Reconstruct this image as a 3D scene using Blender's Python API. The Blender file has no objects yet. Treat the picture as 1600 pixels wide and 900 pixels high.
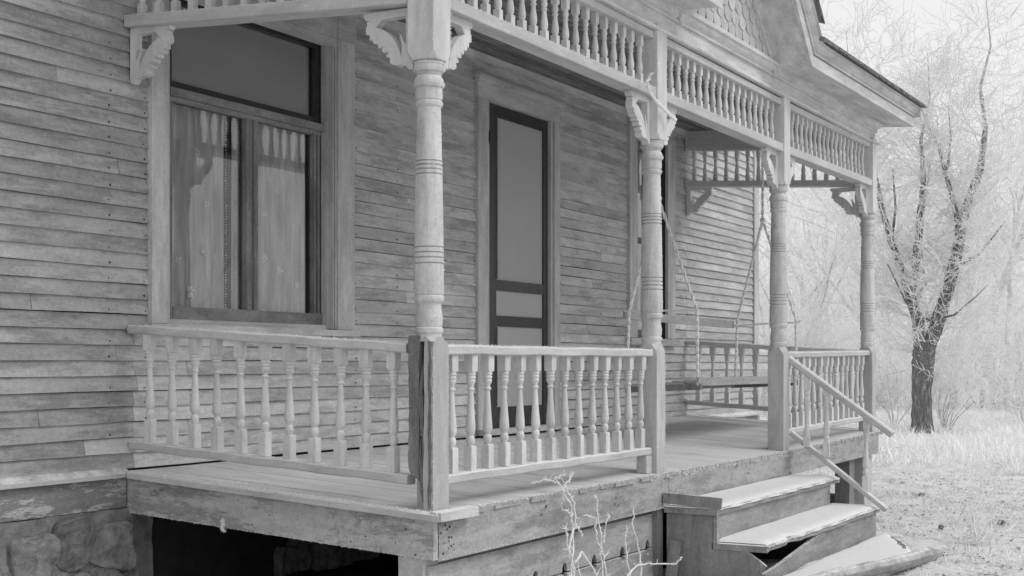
import bpy, math, random
import numpy as np
from mathutils import Vector, Matrix
PI = math.pi
rnd = random.Random(7)
scene = bpy.context.scene
col = scene.collection

# ------------------------------------------------------------------ camera
cam = bpy.data.objects.new('camera', bpy.data.cameras.new('camera'))
col.objects.link(cam)
cam.location = (0.0, -4.755, 1.18)
cam.rotation_euler = (math.radians(90), 0, math.radians(-60.65))
cam.data.sensor_width = 36.0
cam.data.lens = 36.0 * 2120 / 1600
cam.data.shift_x = -0.005
cam.data.shift_y = 0.07375
cam.data.clip_end = 900
cam.data.clip_start = 0.05
scene.camera = cam

# ------------------------------------------------------------------ sky, sun, exposure (overcast, black-and-white film)
SUN_EL, SUN_AZ = math.radians(46), math.radians(-72)      # azimuth of the sun measured from +x
world = bpy.data.worlds.new('World'); scene.world = world
world.use_nodes = True
wn, wl = world.node_tree.nodes, world.node_tree.links
wn.clear()
sky = wn.new('ShaderNodeTexSky'); sky.sky_type = 'NISHITA'; sky.sun_disc = False
sky.sun_elevation = SUN_EL; sky.sun_rotation = PI / 2 - SUN_AZ
sky.air_density = 1.0; sky.dust_density = 4.0
bw = wn.new('ShaderNodeRGBToBW')
mx = wn.new('ShaderNodeMix'); mx.data_type = 'RGBA'; mx.inputs[0].default_value = 0.9
mx.inputs[7].default_value = (9.5, 9.5, 9.5, 1)
bg = wn.new('ShaderNodeBackground'); bg.inputs[1].default_value = 0.1
wo = wn.new('ShaderNodeOutputWorld')
wl.new(sky.outputs[0], bw.inputs[0]); wl.new(bw.outputs[0], mx.inputs[6])
wl.new(mx.outputs[2], bg.inputs[0]); wl.new(bg.outputs[0], wo.inputs[0])
sun = bpy.data.objects.new('sun', bpy.data.lights.new('sun', 'SUN'))
sun.data.energy = 1.2; sun.data.angle = math.radians(28); sun.data.color = (1, 1, 1)
sd = Vector((math.cos(SUN_EL) * math.cos(SUN_AZ), math.cos(SUN_EL) * math.sin(SUN_AZ), math.sin(SUN_EL)))
sun.rotation_euler = sd.to_track_quat('Z', 'Y').to_euler()
col.objects.link(sun)
scene.view_settings.view_transform = 'Standard'
scene.view_settings.look = 'None'
scene.view_settings.exposure = 0.0
scene.view_settings.gamma = 1.0
scene.cycles.max_bounces = 12; scene.cycles.diffuse_bounces = 8; scene.cycles.transparent_max_bounces = 12

# ------------------------------------------------------------------ helpers
def warp(v):
    """the old porch has sunk along its outer edge: everything on it slopes with the floor"""
    v = np.asarray(v, dtype=float).reshape(-1, 3).copy()
    v[:, 2] += 0.062 * v[:, 1] + 0.013 * np.maximum(0, v[:, 0] - 9.2)
    return v
def wz(x, y): return 0.062 * y + 0.013 * max(0, x - 9.2)

class MB:
    def __init__(s): s.v = []; s.f = []; s.n = 0
    def add(s, vs, fs):
        vs = [tuple(p) for p in vs]
        s.v += vs; s.f += [tuple(i + s.n for i in f) for f in fs]; s.n += len(vs); return s
    def box(s, x0, x1, y0, y1, z0, z1, j=0.0):
        if x0 > x1: x0, x1 = x1, x0
        if y0 > y1: y0, y1 = y1, y0
        if z0 > z1: z0, z1 = z1, z0
        q = [(x, y, z) for z in (z0, z1) for y in (y0, y1) for x in (x0, x1)]
        if j: q = [tuple(c + rnd.uniform(-j, j) for c in p) for p in q]
        return s.add(q, [(0, 2, 3, 1), (4, 5, 7, 6), (0, 1, 5, 4), (2, 6, 7, 3), (0, 4, 6, 2), (1, 3, 7, 5)])
    def beam(s, a, b, w, h, up=(0, 0, 1), ch=0.0):
        a = Vector(a); b = Vector(b); d = (b - a).normalized()
        r = d.cross(Vector(up)).normalized(); u = r.cross(d).normalized()
        if ch:
            sec = [(-w/2+ch, -h/2), (w/2-ch, -h/2), (w/2, -h/2+ch), (w/2, h/2-ch), (w/2-ch, h/2), (-w/2+ch, h/2), (-w/2, h/2-ch), (-w/2, -h/2+ch)]
        else: sec = [(-w/2, -h/2), (w/2, -h/2), (w/2, h/2), (-w/2, h/2)]
        n = len(sec)
        vs = [a + r*x + u*y for x, y in sec] + [b + r*x + u*y for x, y in sec]
        fs = [(i, (i+1) % n, n+(i+1) % n, n+i) for i in range(n)] + [tuple(range(n-1, -1, -1)), tuple(range(n, 2*n))]
        return s.add(vs, fs)
    def prism(s, pts, fn):
        """pts: 2-D outline (counter-clockwise); fn(u, v, k) gives the 3-D point for face k = 0 / 1"""
        n = len(pts)
        vs = [fn(u, v, 0) for u, v in pts] + [fn(u, v, 1) for u, v in pts]
        fs = [(i, n+i, n+(i+1) % n, (i+1) % n) for i in range(n)] + [tuple(range(n)), tuple(range(2*n-1, n-1, -1))]
        return s.add(vs, fs)
    def lathe(s, prof, n=16, cx=0, cy=0, ph=0.0):
        vs = []
        for z, r in prof:
            for i in range(n):
                a = 2*PI*i/n + ph; vs.append((cx + r*math.cos(a), cy + r*math.sin(a), z))
        m = len(prof); fs = []
        for k in range(m-1):
            for i in range(n):
                j = (i+1) % n; fs.append((k*n+i, k*n+j, (k+1)*n+j, (k+1)*n+i))
        fs.append(tuple(range(n-1, -1, -1))); fs.append(tuple((m-1)*n+i for i in range(n)))
        return s.add(vs, fs)
    def square(s, prof, cx=0, cy=0):
        """prof: (z, half, chamfer) rings"""
        vs = []
        for z, h, c in prof:
            for x, y in ((h, -h+c), (h, h-c), (h-c, h), (-h+c, h), (-h, h-c), (-h, -h+c), (-h+c, -h), (h-c, -h)): vs.append((cx+x, cy+y, z))
        m = len(prof); fs = []
        for k in range(m-1):
            for i in range(8):
                j = (i+1) % 8; fs.append((k*8+i, k*8+j, (k+1)*8+j, (k+1)*8+i))
        fs.append(tuple(range(7, -1, -1))); fs.append(tuple((m-1)*8+i for i in range(8)))
        return s.add(vs, fs)
    def tube(s, pts, rs, n=6):
        pts = [Vector(p) for p in pts]
        if not hasattr(rs, '__len__'): rs = [rs]*len(pts)
        vs = []; ref = Vector((0.3, 0.2, 0.93))
        for i, p in enumerate(pts):
            d = (pts[min(i+1, len(pts)-1)] - pts[max(i-1, 0)]).normalized()
            if abs(d.dot(ref)) > 0.95: ref = Vector((1, 0, 0.1)).normalized()
            r = d.cross(ref).normalized(); u = r.cross(d)
            for k in range(n):
                a = 2*PI*k/n; vs.append(p + (r*math.cos(a) + u*math.sin(a))*rs[i])
        m = len(pts); fs = []
        for k in range(m-1):
            for i in range(n):
                j = (i+1) % n; fs.append((k*n+i, k*n+j, (k+1)*n+j, (k+1)*n+i))
        fs.append(tuple(range(n-1, -1, -1))); fs.append(tuple((m-1)*n+i for i in range(n)))
        return s.add(vs, fs)

ORG = {}
def org(o): return ORG.get(o.name, (0.0, 0.0, 0.0)) if o else (0.0, 0.0, 0.0)
def link(name, me, parent=None, loc=(0, 0, 0), rot=None):
    o = bpy.data.objects.new(name, me); col.objects.link(o)
    p = org(parent)
    o.parent = parent
    o.location = (loc[0]-p[0], loc[1]-p[1], loc[2]-p[2])
    if rot: o.rotation_euler = rot
    ORG[o.name] = tuple(loc)
    return o
def mesh(mb, mat, smooth=False, w=False, o=(0, 0, 0)):
    me = bpy.data.meshes.new('mesh')
    v = np.array(mb.v, dtype=float)
    if w: v = warp(v)
    v -= np.array(o)
    me.from_pydata([tuple(p) for p in v], [], mb.f)
    if smooth:
        me.shade_smooth()
        try: me.set_sharp_from_angle(angle=math.radians(smooth if smooth is not True else 40))
        except Exception: pass
    me.materials.append(mat)
    return me
def part(name, mb, mat, parent, smooth=False, w=False, o=None):
    """world-space geometry linked as one mesh object under its thing"""
    o = o or org(parent)
    return link(name, mesh(mb, mat, smooth, w, o), parent, o)
def tag(o, label=None, cat=None, group=None, kind=None):
    if label: o['label'] = label
    if cat: o['category'] = cat
    if group: o['group'] = group
    if kind: o['kind'] = kind
    return o
def thing(name, label, cat, loc=(0, 0, 0), group=None):
    o = link(name, None, None, loc); o.empty_display_size = 0.1
    return tag(o, label, cat, group)
def raw(name, V, F, mat, kind=None, loc=(0, 0, 0), parent=None):
    """big numpy mesh; F is an (m,3) or (m,4) index array"""
    me = bpy.data.meshes.new(name)
    V = np.asarray(V, dtype=np.float32); F = np.asarray(F, dtype=np.int32)
    k = F.shape[1]
    me.vertices.add(len(V)); me.vertices.foreach_set('co', V.ravel())
    me.loops.add(F.size); me.loops.foreach_set('vertex_index', F.ravel())
    me.polygons.add(len(F)); me.polygons.foreach_set('loop_start', np.arange(0, F.size, k, dtype=np.int32))
    me.polygons.foreach_set('loop_total', np.full(len(F), k, dtype=np.int32))
    me.update(calc_edges=True); me.materials.append(mat)
    if name is None: return me
    o = link(name, me, parent, loc)
    if kind: o['kind'] = kind
    return o

# ------------------------------------------------------------------ materials (all grey: the photograph is black and white)
def g(v): return (v, v, v, 1)
def nodes(name):
    m = bpy.data.materials.new(name); m.use_nodes = True
    nt = m.node_tree; nt.nodes.clear()
    out = nt.nodes.new('ShaderNodeOutputMaterial'); b = nt.nodes.new('ShaderNodeBsdfPrincipled')
    nt.links.new(b.outputs[0], out.inputs[0])
    b.inputs['Roughness'].default_value = 0.85; b.inputs['Specular IOR Level'].default_value = 0.2
    return m, nt, b, out
def N(nt, t, **kw):
    n = nt.nodes.new(t)
    for k, v in kw.items(): setattr(n, k, v)
    return n
def noise(nt, vec, scale, detail=4, rough=0.6):
    n = N(nt, 'ShaderNodeTexNoise'); n.inputs['Scale'].default_value = scale
    n.inputs['Detail'].default_value = detail; n.inputs['Roughness'].default_value = rough
    nt.links.new(vec, n.inputs['Vector']); return n.outputs[0]
def ramp(nt, fac, a, b, va=0.0, vb=1.0):
    n = N(nt, 'ShaderNodeMapRange'); n.inputs[1].default_value = a; n.inputs[2].default_value = b
    n.inputs[3].default_value = va; n.inputs[4].default_value = vb
    nt.links.new(fac, n.inputs[0]); return n.outputs[0]
def mth(nt, op, a, b=None, c=None):
    n = N(nt, 'ShaderNodeMath', operation=op)
    for i, x in enumerate((a, b, c)):
        if x is None: continue
        if isinstance(x, (int, float)): n.inputs[i].default_value = x
        else: nt.links.new(x, n.inputs[i])
    return n.outputs[0]
def mixv(nt, fac, a, b):
    """scalar mix"""
    n = N(nt, 'ShaderNodeMix')
    for i, x in ((0, fac), (2, a), (3, b)):
        if isinstance(x, (int, float)): n.inputs[i].default_value = x
        else: nt.links.new(x, n.inputs[i])
    return n.outputs[0]

def wood(name, base=0.42, axis='x', bare=0.6, patch=0.35, frost=0.5, vary=0.16, bump=0.5, rough=0.85, stain=0.0, frostcol=0.74, crisp=0.11, tex=1.0, cont=False):
    """weathered paint over wood: grain along an axis, worn patches of grey bare wood, hoar frost settled on upward faces"""
    m, nt, b, out = nodes(name)
    tc = N(nt, 'ShaderNodeTexCoord'); oi = N(nt, 'ShaderNodeObjectInfo')
    mp = N(nt, 'ShaderNodeMapping')
    off = N(nt, 'ShaderNodeCombineXYZ')
    r10 = mth(nt, 'MULTIPLY', oi.outputs['Random'], 0.0 if cont else 37.0)
    for i in range(3): nt.links.new(r10, off.inputs[i])
    va = N(nt, 'ShaderNodeVectorMath', operation='ADD')
    nt.links.new(tc.outputs['Object'], va.inputs[0]); nt.links.new(off.outputs[0], va.inputs[1])
    sc = {'x': (0.14, 1, 1), 'y': (1, 0.14, 1), 'z': (1, 1, 0.14)}[axis]
    mp.inputs['Scale'].default_value = sc
    nt.links.new(va.outputs[0], mp.inputs[0])
    P = va.outputs[0]; G = mp.outputs[0]
    grain = noise(nt, G, 170, 5, 0.65)
    coarse = noise(nt, G, 22, 4, 0.6)
    mp2 = N(nt, 'ShaderNodeMapping'); mp2.inputs['Scale'].default_value = {'x': (0.22, 1, 1), 'y': (1, 0.22, 1), 'z': (1, 1, 0.22)}[axis]
    nt.links.new(va.outputs[0], mp2.inputs[0])
    wear = noise(nt, mp2.outputs[0], 11, 7, 0.72)
    fine = noise(nt, P, 90, 3, 0.7)
    c = mth(nt, 'MULTIPLY', ramp(nt, oi.outputs['Random'], 0, 1, 1-vary, 1+vary*0.6), base)
    c = mth(nt, 'MULTIPLY', c, ramp(nt, coarse, 0.3, 0.7, 1-.09*tex, 1+.08*tex))
    pm = ramp(nt, mth(nt, 'ADD', wear, mth(nt, 'MULTIPLY', grain, 0.22)), 0.71-crisp-patch*0.2, 0.71+crisp-patch*0.2)
    c = mixv(nt, pm, c, mth(nt, 'MULTIPLY', c, bare))
    pl = ramp(nt, mth(nt, 'ADD', noise(nt, mp2.outputs[0], 6.0, 6, 0.7), mth(nt, 'MULTIPLY', coarse, 0.25)), 0.56, 0.76)
    c = mth(nt, 'MULTIPLY', c, ramp(nt, pl, 0, 1, 0.95, 1.14))
    cr = ramp(nt, grain, 0.30, 0.42, 1-0.28*tex, 1.0)
    c = mth(nt, 'MULTIPLY', c, cr)
    c = mth(nt, 'MULTIPLY', c, ramp(nt, fine, 0.25, 0.75, 1-.12*tex, 1+.12*tex))
    c = mth(nt, 'MULTIPLY', c, ramp(nt, noise(nt, P, 42, 5, 0.75), 0.32, 0.68, 1-.14*tex, 1+.14*tex))
    c = mth(nt, 'MULTIPLY', c, ramp(nt, noise(nt, mp2.outputs[0], 30, 5, 0.8), 0.56, 0.66, 1.0, 1-0.22*tex))
    if stain:
        st = ramp(nt, noise(nt, P, 9, 5, 0.7), 0.58, 0.68, 1.0, 1.0-stain)
        c = mth(nt, 'MULTIPLY', c, st)
    if frost:
        ge = N(nt, 'ShaderNodeNewGeometry'); sp = N(nt, 'ShaderNodeSeparateXYZ')
        nt.links.new(ge.outputs['True Normal'], sp.inputs[0])
        fz = ramp(nt, sp.outputs[2], 0.25, 0.85, 0.0, 1.0)
        fn = ramp(nt, mth(nt, 'ADD', noise(nt, mp2.outputs[0] if cont else P, 6 if cont else 14, 5, 0.75), mth(nt, 'MULTIPLY', fine, 0.35)), 0.75-frost*0.55, 1.0-frost*0.45)
        sprk = ramp(nt, noise(nt, P, 240, 2, 0.5), 0.58, 0.70, 0.0, 0.45*frost)
        ff = mth(nt, 'MINIMUM', mth(nt, 'ADD', mth(nt, 'MULTIPLY', fz, fn), sprk), 1.0)
        c = mixv(nt, ff, c, frostcol)
    cc = N(nt, 'ShaderNodeCombineColor')
    for i in range(3): nt.links.new(c, cc.inputs[i])
    nt.links.new(cc.outputs[0], b.inputs['Base Color'])
    b.inputs['Roughness'].default_value = rough
    bp = N(nt, 'ShaderNodeBump'); bp.inputs['Strength'].default_value = bump; bp.inputs['Distance'].default_value = 0.004
    hh = mth(nt, 'ADD', mth(nt, 'MULTIPLY', grain, 0.8), mth(nt, 'ADD', mth(nt, 'MULTIPLY', pm, -0.25), mth(nt, 'MULTIPLY', fine, 0.5)))
    nt.links.new(hh, bp.inputs['Height']); nt.links.new(bp.outputs[0], b.inputs['Normal'])
    return m

def plain(name, v, rough=0.8, var=0.2, scale=8.0, bump=0.3, spec=0.2, dist=0.01):
    m, nt, b, out = nodes(name)
    tc = N(nt, 'ShaderNodeTexCoord'); oi = N(nt, 'ShaderNodeObjectInfo')
    n1 = noise(nt, tc.outputs['Object'], scale, 6, 0.65)
    c = mth(nt, 'MULTIPLY', ramp(nt, n1, 0.3, 0.7, 1-var, 1+var), v)
    c = mth(nt, 'MULTIPLY', c, ramp(nt, oi.outputs['Random'], 0, 1, 1-var*0.5, 1+var*0.5))
    cc = N(nt, 'ShaderNodeCombineColor')
    for i in range(3): nt.links.new(c, cc.inputs[i])
    nt.links.new(cc.outputs[0], b.inputs['Base Color'])
    b.inputs['Roughness'].default_value = rough; b.inputs['Specular IOR Level'].default_value = spec
    if bump:
        bp = N(nt, 'ShaderNodeBump'); bp.inputs['Strength'].default_value = bump; bp.inputs['Distance'].default_value = dist
        nt.links.new(n1, bp.inputs['Height']); nt.links.new(bp.outputs[0], b.inputs['Normal'])
    return m

M = {}
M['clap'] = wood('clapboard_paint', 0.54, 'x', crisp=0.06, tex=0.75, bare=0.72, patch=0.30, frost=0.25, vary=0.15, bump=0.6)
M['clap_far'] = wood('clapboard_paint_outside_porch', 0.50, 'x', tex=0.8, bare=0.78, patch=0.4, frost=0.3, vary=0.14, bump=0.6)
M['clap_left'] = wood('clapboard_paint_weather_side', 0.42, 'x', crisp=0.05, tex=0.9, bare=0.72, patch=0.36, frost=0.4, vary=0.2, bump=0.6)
M['trim'] = wood('trim_paint', 0.53, 'z', tex=0.6, bare=0.75, patch=0.25, frost=0.3, vary=0.06, bump=0.4)
M['trim_x'] = wood('trim_paint_level', 0.52, 'x', tex=0.6, bare=0.75, patch=0.25, frost=0.4, vary=0.06, bump=0.4)
M['porch_z'] = wood('porch_paint_upright', 0.47, 'z', tex=0.45, bare=0.82, patch=0.15, frost=0.55, vary=0.07, bump=0.55)
M['porch_cap'] = wood('porch_cap_paint', 0.62, 'z', tex=0.4, bare=0.85, patch=0.12, frost=0.6, vary=0.05, bump=0.4)
M['porch_col'] = wood('porch_column_paint', 0.57, 'z', tex=0.55, bare=0.72, patch=0.12, frost=0.6, vary=0.05, bump=0.55, stain=0.15)
M['porch_x'] = wood('porch_paint_along', 0.50, 'x', tex=0.45, bare=0.85, patch=0.15, frost=0.7, vary=0.05, bump=0.5)
M['porch_y'] = wood('porch_paint_across', 0.54, 'y', tex=0.45, bare=0.8, patch=0.2, frost=0.8, vary=0.05, bump=0.5)
M['spindle'] = wood('spindle_paint', 0.62, 'z', tex=0.45, bare=0.8, patch=0.1, frost=0.5, vary=0.09, bump=0.3)
M['cornice'] = wood('cornice_paint', 0.62, 'x', tex=0.45, bare=0.74, patch=0.38, frost=0.4, vary=0.03, bump=0.4)
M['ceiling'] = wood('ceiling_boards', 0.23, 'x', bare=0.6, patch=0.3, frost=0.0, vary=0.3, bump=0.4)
M['deck'] = wood('deck_boards', 0.38, 'y', bare=0.8, patch=0.25, frost=0.66, vary=0.04, bump=0.3, frostcol=0.64, tex=0.5, cont=True)
M['fascia_x'] = wood('fascia_boards', 0.36, 'x', bare=0.7, patch=0.3, frost=0.7, vary=0.06, bump=0.5, stain=0.25, crisp=0.05)
M['fascia_y'] = wood('fascia_boards_side', 0.46, 'y', bare=0.62, patch=0.35, frost=0.7, vary=0.06, bump=0.5, stain=0.4, crisp=0.03)
M['peel'] = wood('peeling_board', 0.46, 'x', bare=0.5, patch=0.75, frost=0.5, vary=0.06, bump=0.9, crisp=0.012)
M['rotten'] = wood('rotten_wood', 0.25, 'z', bare=0.6, patch=0.8, frost=0.5, vary=0.1, bump=1.0)
M['step'] = wood('step_boards', 0.33, 'x', bare=0.7, patch=0.35, frost=0.6, vary=0.05, bump=0.5)
M['steppanel'] = wood('step_side_panel', 0.26, 'z', bare=0.7, patch=0.3, frost=0.4, vary=0.05, bump=0.4)
M['dark'] = plain('dark_frame_paint', 0.035, 0.5, 0.4, 20, 0.2, 0.4)
M['brown'] = wood('brown_sash_wood', 0.25, 'z', bare=0.6, patch=0.4, frost=0.2, vary=0.05, bump=0.4)
M['brown_x'] = wood('brown_sash_wood_level', 0.27, 'x', bare=0.6, patch=0.4, frost=0.3, vary=0.05, bump=0.5)
M['screen'] = plain('insect_screen', 0.42, 0.7, 0.07, 1.5, 0, 0.2)
M['blind'] = plain('roller_blind', 0.68, 0.9, 0.06, 2.0, 0, 0.1)
M['inside'] = plain('unlit_black', 0.015, 0.9, 0.1, 2.0, 0, 0.0)  # near-black colour stands in for the lack of light in hollows
M['stone'] = plain('field_stone', 0.24, 0.9, 0.5, 14.0, 1.0, 0.2, 0.03)
M['mortar'] = plain('lime_mortar', 0.24, 0.95, 0.4, 12.0, 0.9, 0.1, 0.02)
M['sheath'] = plain('dark_sheathing', 0.05, 0.9, 0.3, 9.0, 0.0)
M['snow'] = plain('settled_frost', 0.74, 0.9, 0.05, 30.0, 0.5, 0.1, 0.006)
M['frost'] = plain('hoar_frost', 0.80, 0.9, 0.08, 60.0, 0.0, 0.1)
M['rime'] = plain('rime_on_twigs', 0.90, 0.95, 0.08, 2.0, 0.0, 0.05)
M['rime_far'] = plain('rime_on_far_twigs', 0.93, 0.95, 0.06, 2.0, 0.0, 0.05)
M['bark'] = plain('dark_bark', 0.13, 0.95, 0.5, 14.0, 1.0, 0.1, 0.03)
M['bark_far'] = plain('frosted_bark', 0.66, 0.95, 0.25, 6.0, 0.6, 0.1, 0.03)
M['nail'] = plain('rusty_nail', 0.05, 0.8, 0.3, 60.0, 0.0)
M['rope'] = plain('frosted_rope', 0.78, 0.95, 0.15, 40.0, 0.5)
M['swing'] = wood('swing_wood', 0.42, 'x', bare=0.8, patch=0.3, frost=0.6, vary=0.05, bump=0.4)
M['shingle'] = plain('roof_shingle', 0.20, 0.95, 0.3, 15.0, 0.6)
M['soil'] = plain('dark_soil', 0.05, 0.95, 0.5, 9.0, 0.9, 0.1, 0.03)
M['leaf'] = plain('dead_leaf', 0.16, 0.9, 0.4, 20.0, 0.3)
M['sidewood'] = wood('gable_shingle_paint', 0.52, 'z', bare=0.86, patch=0.1, frost=0.3, vary=0.10, bump=0.3)

def bark_material():
    m, nt, b, out = nodes('furrowed_bark')
    tc = N(nt, 'ShaderNodeTexCoord'); mp = N(nt, 'ShaderNodeMapping'); mp.inputs['Scale'].default_value = (1, 1, 0.16)
    nt.links.new(tc.outputs['Object'], mp.inputs[0])
    vo = noise(nt, mp.outputs[0], 34, 4, 0.65); f2 = noise(nt, tc.outputs['Object'], 30, 4, 0.7)
    c = ramp(nt, vo, 0.35, 0.68, 0.11, 0.27)
    sz = N(nt, 'ShaderNodeSeparateXYZ'); nt.links.new(tc.outputs['Object'], sz.inputs[0])
    hi = ramp(nt, sz.outputs[2], 2.6, 7.0, 0.0, 0.36)
    fr = ramp(nt, mth(nt, 'ADD', hi, mth(nt, 'ADD', vo, mth(nt, 'MULTIPLY', f2, 0.55))), 0.86, 1.02, 0.0, 0.7)
    c = mixv(nt, fr, c, 0.6)
    cc = N(nt, 'ShaderNodeCombineColor')
    for i in range(3): nt.links.new(c, cc.inputs[i])
    nt.links.new(cc.outputs[0], b.inputs['Base Color'])
    bp = N(nt, 'ShaderNodeBump'); bp.inputs['Strength'].default_value = 1.0; bp.inputs['Distance'].default_value = 0.02
    nt.links.new(vo, bp.inputs['Height']); nt.links.new(bp.outputs[0], b.inputs['Normal'])
    return m
M['furrow'] = bark_material()

def ground_material():
    m, nt, b, out = nodes('frosted_ground')
    tc = N(nt, 'ShaderNodeTexCoord')
    mp = N(nt, 'ShaderNodeMapping'); mp.inputs['Scale'].default_value = (1, 1, 1)
    nt.links.new(tc.outputs['Object'], mp.inputs[0]); P = mp.outputs[0]
    big = noise(nt, P, 0.7, 5, 0.6); mid = noise(nt, P, 5.0, 7, 0.72); fine = noise(nt, P, 38, 5, 0.75)
    c = mixv(nt, ramp(nt, mid, 0.35, 0.65), 0.60, 0.80)
    lit = ramp(nt, mth(nt, 'ADD', mth(nt, 'MULTIPLY', fine, 0.6), mth(nt, 'MULTIPLY', mid, 0.5)), 0.455, 0.525, 1.0, 0.0)
    c = mixv(nt, mth(nt, 'MULTIPLY', lit, ramp(nt, big, 0.30, 0.55, 0.35, 1.0)), c, 0.26)
    c = mth(nt, 'MULTIPLY', c, ramp(nt, fine, 0.3, 0.7, 0.84, 1.1))
    cc = N(nt, 'ShaderNodeCombineColor')
    for i in range(3): nt.links.new(c, cc.inputs[i])
    nt.links.new(cc.outputs[0], b.inputs['Base Color'])
    bp = N(nt, 'ShaderNodeBump'); bp.inputs['Strength'].default_value = 0.8; bp.inputs['Distance'].default_value = 0.03
    nt.links.new(mth(nt, 'ADD', mid, mth(nt, 'MULTIPLY', fine, 0.4)), bp.inputs['Height']); nt.links.new(bp.outputs[0], b.inputs['Normal'])
    return m
M['ground'] = ground_material()

def glass_material():
    m = bpy.data.materials.new('window_glass'); m.use_nodes = True; nt = m.node_tree; nt.nodes.clear()
    out = N(nt, 'ShaderNodeOutputMaterial'); mix = N(nt, 'ShaderNodeMixShader')
    tr = N(nt, 'ShaderNodeBsdfTransparent'); tr.inputs[0].default_value = g(0.86)
    gl = N(nt, 'ShaderNodeBsdfGlossy'); gl.inputs['Roughness'].default_value = 0.015; gl.inputs['Color'].default_value = g(0.95)
    fr = N(nt, 'ShaderNodeFresnel'); fr.inputs[0].default_value = 1.62
    tc = N(nt, 'ShaderNodeTexCoord'); n1 = noise(nt, tc.outputs['Object'], 2.2, 2, 0.5)
    bp = N(nt, 'ShaderNodeBump'); bp.inputs['Strength'].default_value = 0.10; bp.inputs['Distance'].default_value = 0.01
    nt.links.new(n1, bp.inputs['Height']); nt.links.new(bp.outputs[0], gl.inputs['Normal'])
    nt.links.new(mth(nt, 'MINIMUM', mth(nt, 'MULTIPLY', fr.outputs[0], 1.7), 1.0), mix.inputs[0])
    nt.links.new(tr.outputs[0], mix.inputs[1]); nt.links.new(gl.outputs[0], mix.inputs[2]); nt.links.new(mix.outputs[0], out.inputs[0])
    return m
M['glass'] = glass_material()

def lace_material():
    m, nt, b, out = nodes('lace_curtain')
    tc = N(nt, 'ShaderNodeTexCoord')
    mp = N(nt, 'ShaderNodeMapping'); mp.inputs['Scale'].default_value = (1, 1, 0.15); nt.links.new(tc.outputs['Object'], mp.inputs[0])
    s = noise(nt, mp.outputs[0], 26, 3, 0.5); f = noise(nt, tc.outputs['Object'], 160, 2, 0.5)  # soft upright streaks: shading of the folds put into the colour
    mp3 = N(nt, 'ShaderNodeMapping'); mp3.inputs['Scale'].default_value = (1, 1, 0.03); nt.links.new(tc.outputs['Object'], mp3.inputs[0])
    fold_light = ramp(nt, noise(nt, mp3.outputs[0], 55, 2, 0.5), 0.60, 0.68, 0.0, 0.22)  # thin pale lines paint the light along the curtain folds
    c = mth(nt, 'MULTIPLY', mth(nt, 'ADD', fold_light, ramp(nt, s, 0.3, 0.7, 0.46, 0.80)), ramp(nt, f, 0.3, 0.7, 0.9, 1.1))
    cc = N(nt, 'ShaderNodeCombineColor')
    for i in range(3): nt.links.new(c, cc.inputs[i])
    nt.links.new(cc.outputs[0], b.inputs['Base Color'])
    return m
M['lace'] = lace_material()
M['motif'] = plain('lace_motif_thread', 0.95, 0.9, 0.1, 80, 0)

# frost needles along edges ------------------------------------------------
def needles(mb, a, b, n, size=0.008, spread=0.004, w=True):
    a = Vector(a); b = Vector(b)
    for _ in range(n):
        t = rnd.random(); p = a.lerp(b, t) + Vector([rnd.uniform(-spread, spread) for _ in range(3)])
        if w: p.z += wz(p.x, p.y)
        s = size * rnd.uniform(0.35, 1.2)
        d = Vector([rnd.gauss(0, 1) for _ in range(3)]).normalized() * s
        q = Vector([rnd.gauss(0, 1) for _ in range(3)]).normalized() * s * 0.3
        r = d.cross(q).normalized() * s * 0.3
        mb.add([p - q - r, p + q - r, p + r, p + d], [(0, 1, 3), (1, 2, 3), (2, 0, 3), (0, 2, 1)])

# ------------------------------------------------------------------ ground
def gz(X, Y):
    Z = 0.022*np.sin(X*1.7+0.4)*np.cos(Y*2.1) + 0.015*np.sin(X*4.1+Y*2.7) + 0.010*np.sin(X*7.3-Y*6.1)
    Z = Z * np.clip((X-2)/6, 0.3, 1) * 0.9 - 0.02
    far = np.clip((np.hypot(X-5, Y)-60)/200, 0, 1); return Z*(1-far)
def ground():
    xs = np.concatenate([np.linspace(-300, -12, 18), np.linspace(-10, 34, 441), np.linspace(37, 400, 26)])
    ys = np.concatenate([np.linspace(-300, -16, 16), np.linspace(-14, 12, 261), np.linspace(14, 300, 18)])
    X, Y = np.meshgrid(xs, ys)
    Z = gz(X, Y)
    nx, ny = len(xs), len(ys)
    V = np.stack([X.ravel(), Y.ravel(), Z.ravel()], 1)
    i, j = np.meshgrid(np.arange(nx-1), np.arange(ny-1)); a = (j*nx+i).ravel()
    F = np.stack([a, a+1, a+nx+1, a+nx], 1)
    o = raw('ground', V, F, M['ground'], 'structure')
    o.data.shade_smooth()
ground()

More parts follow.
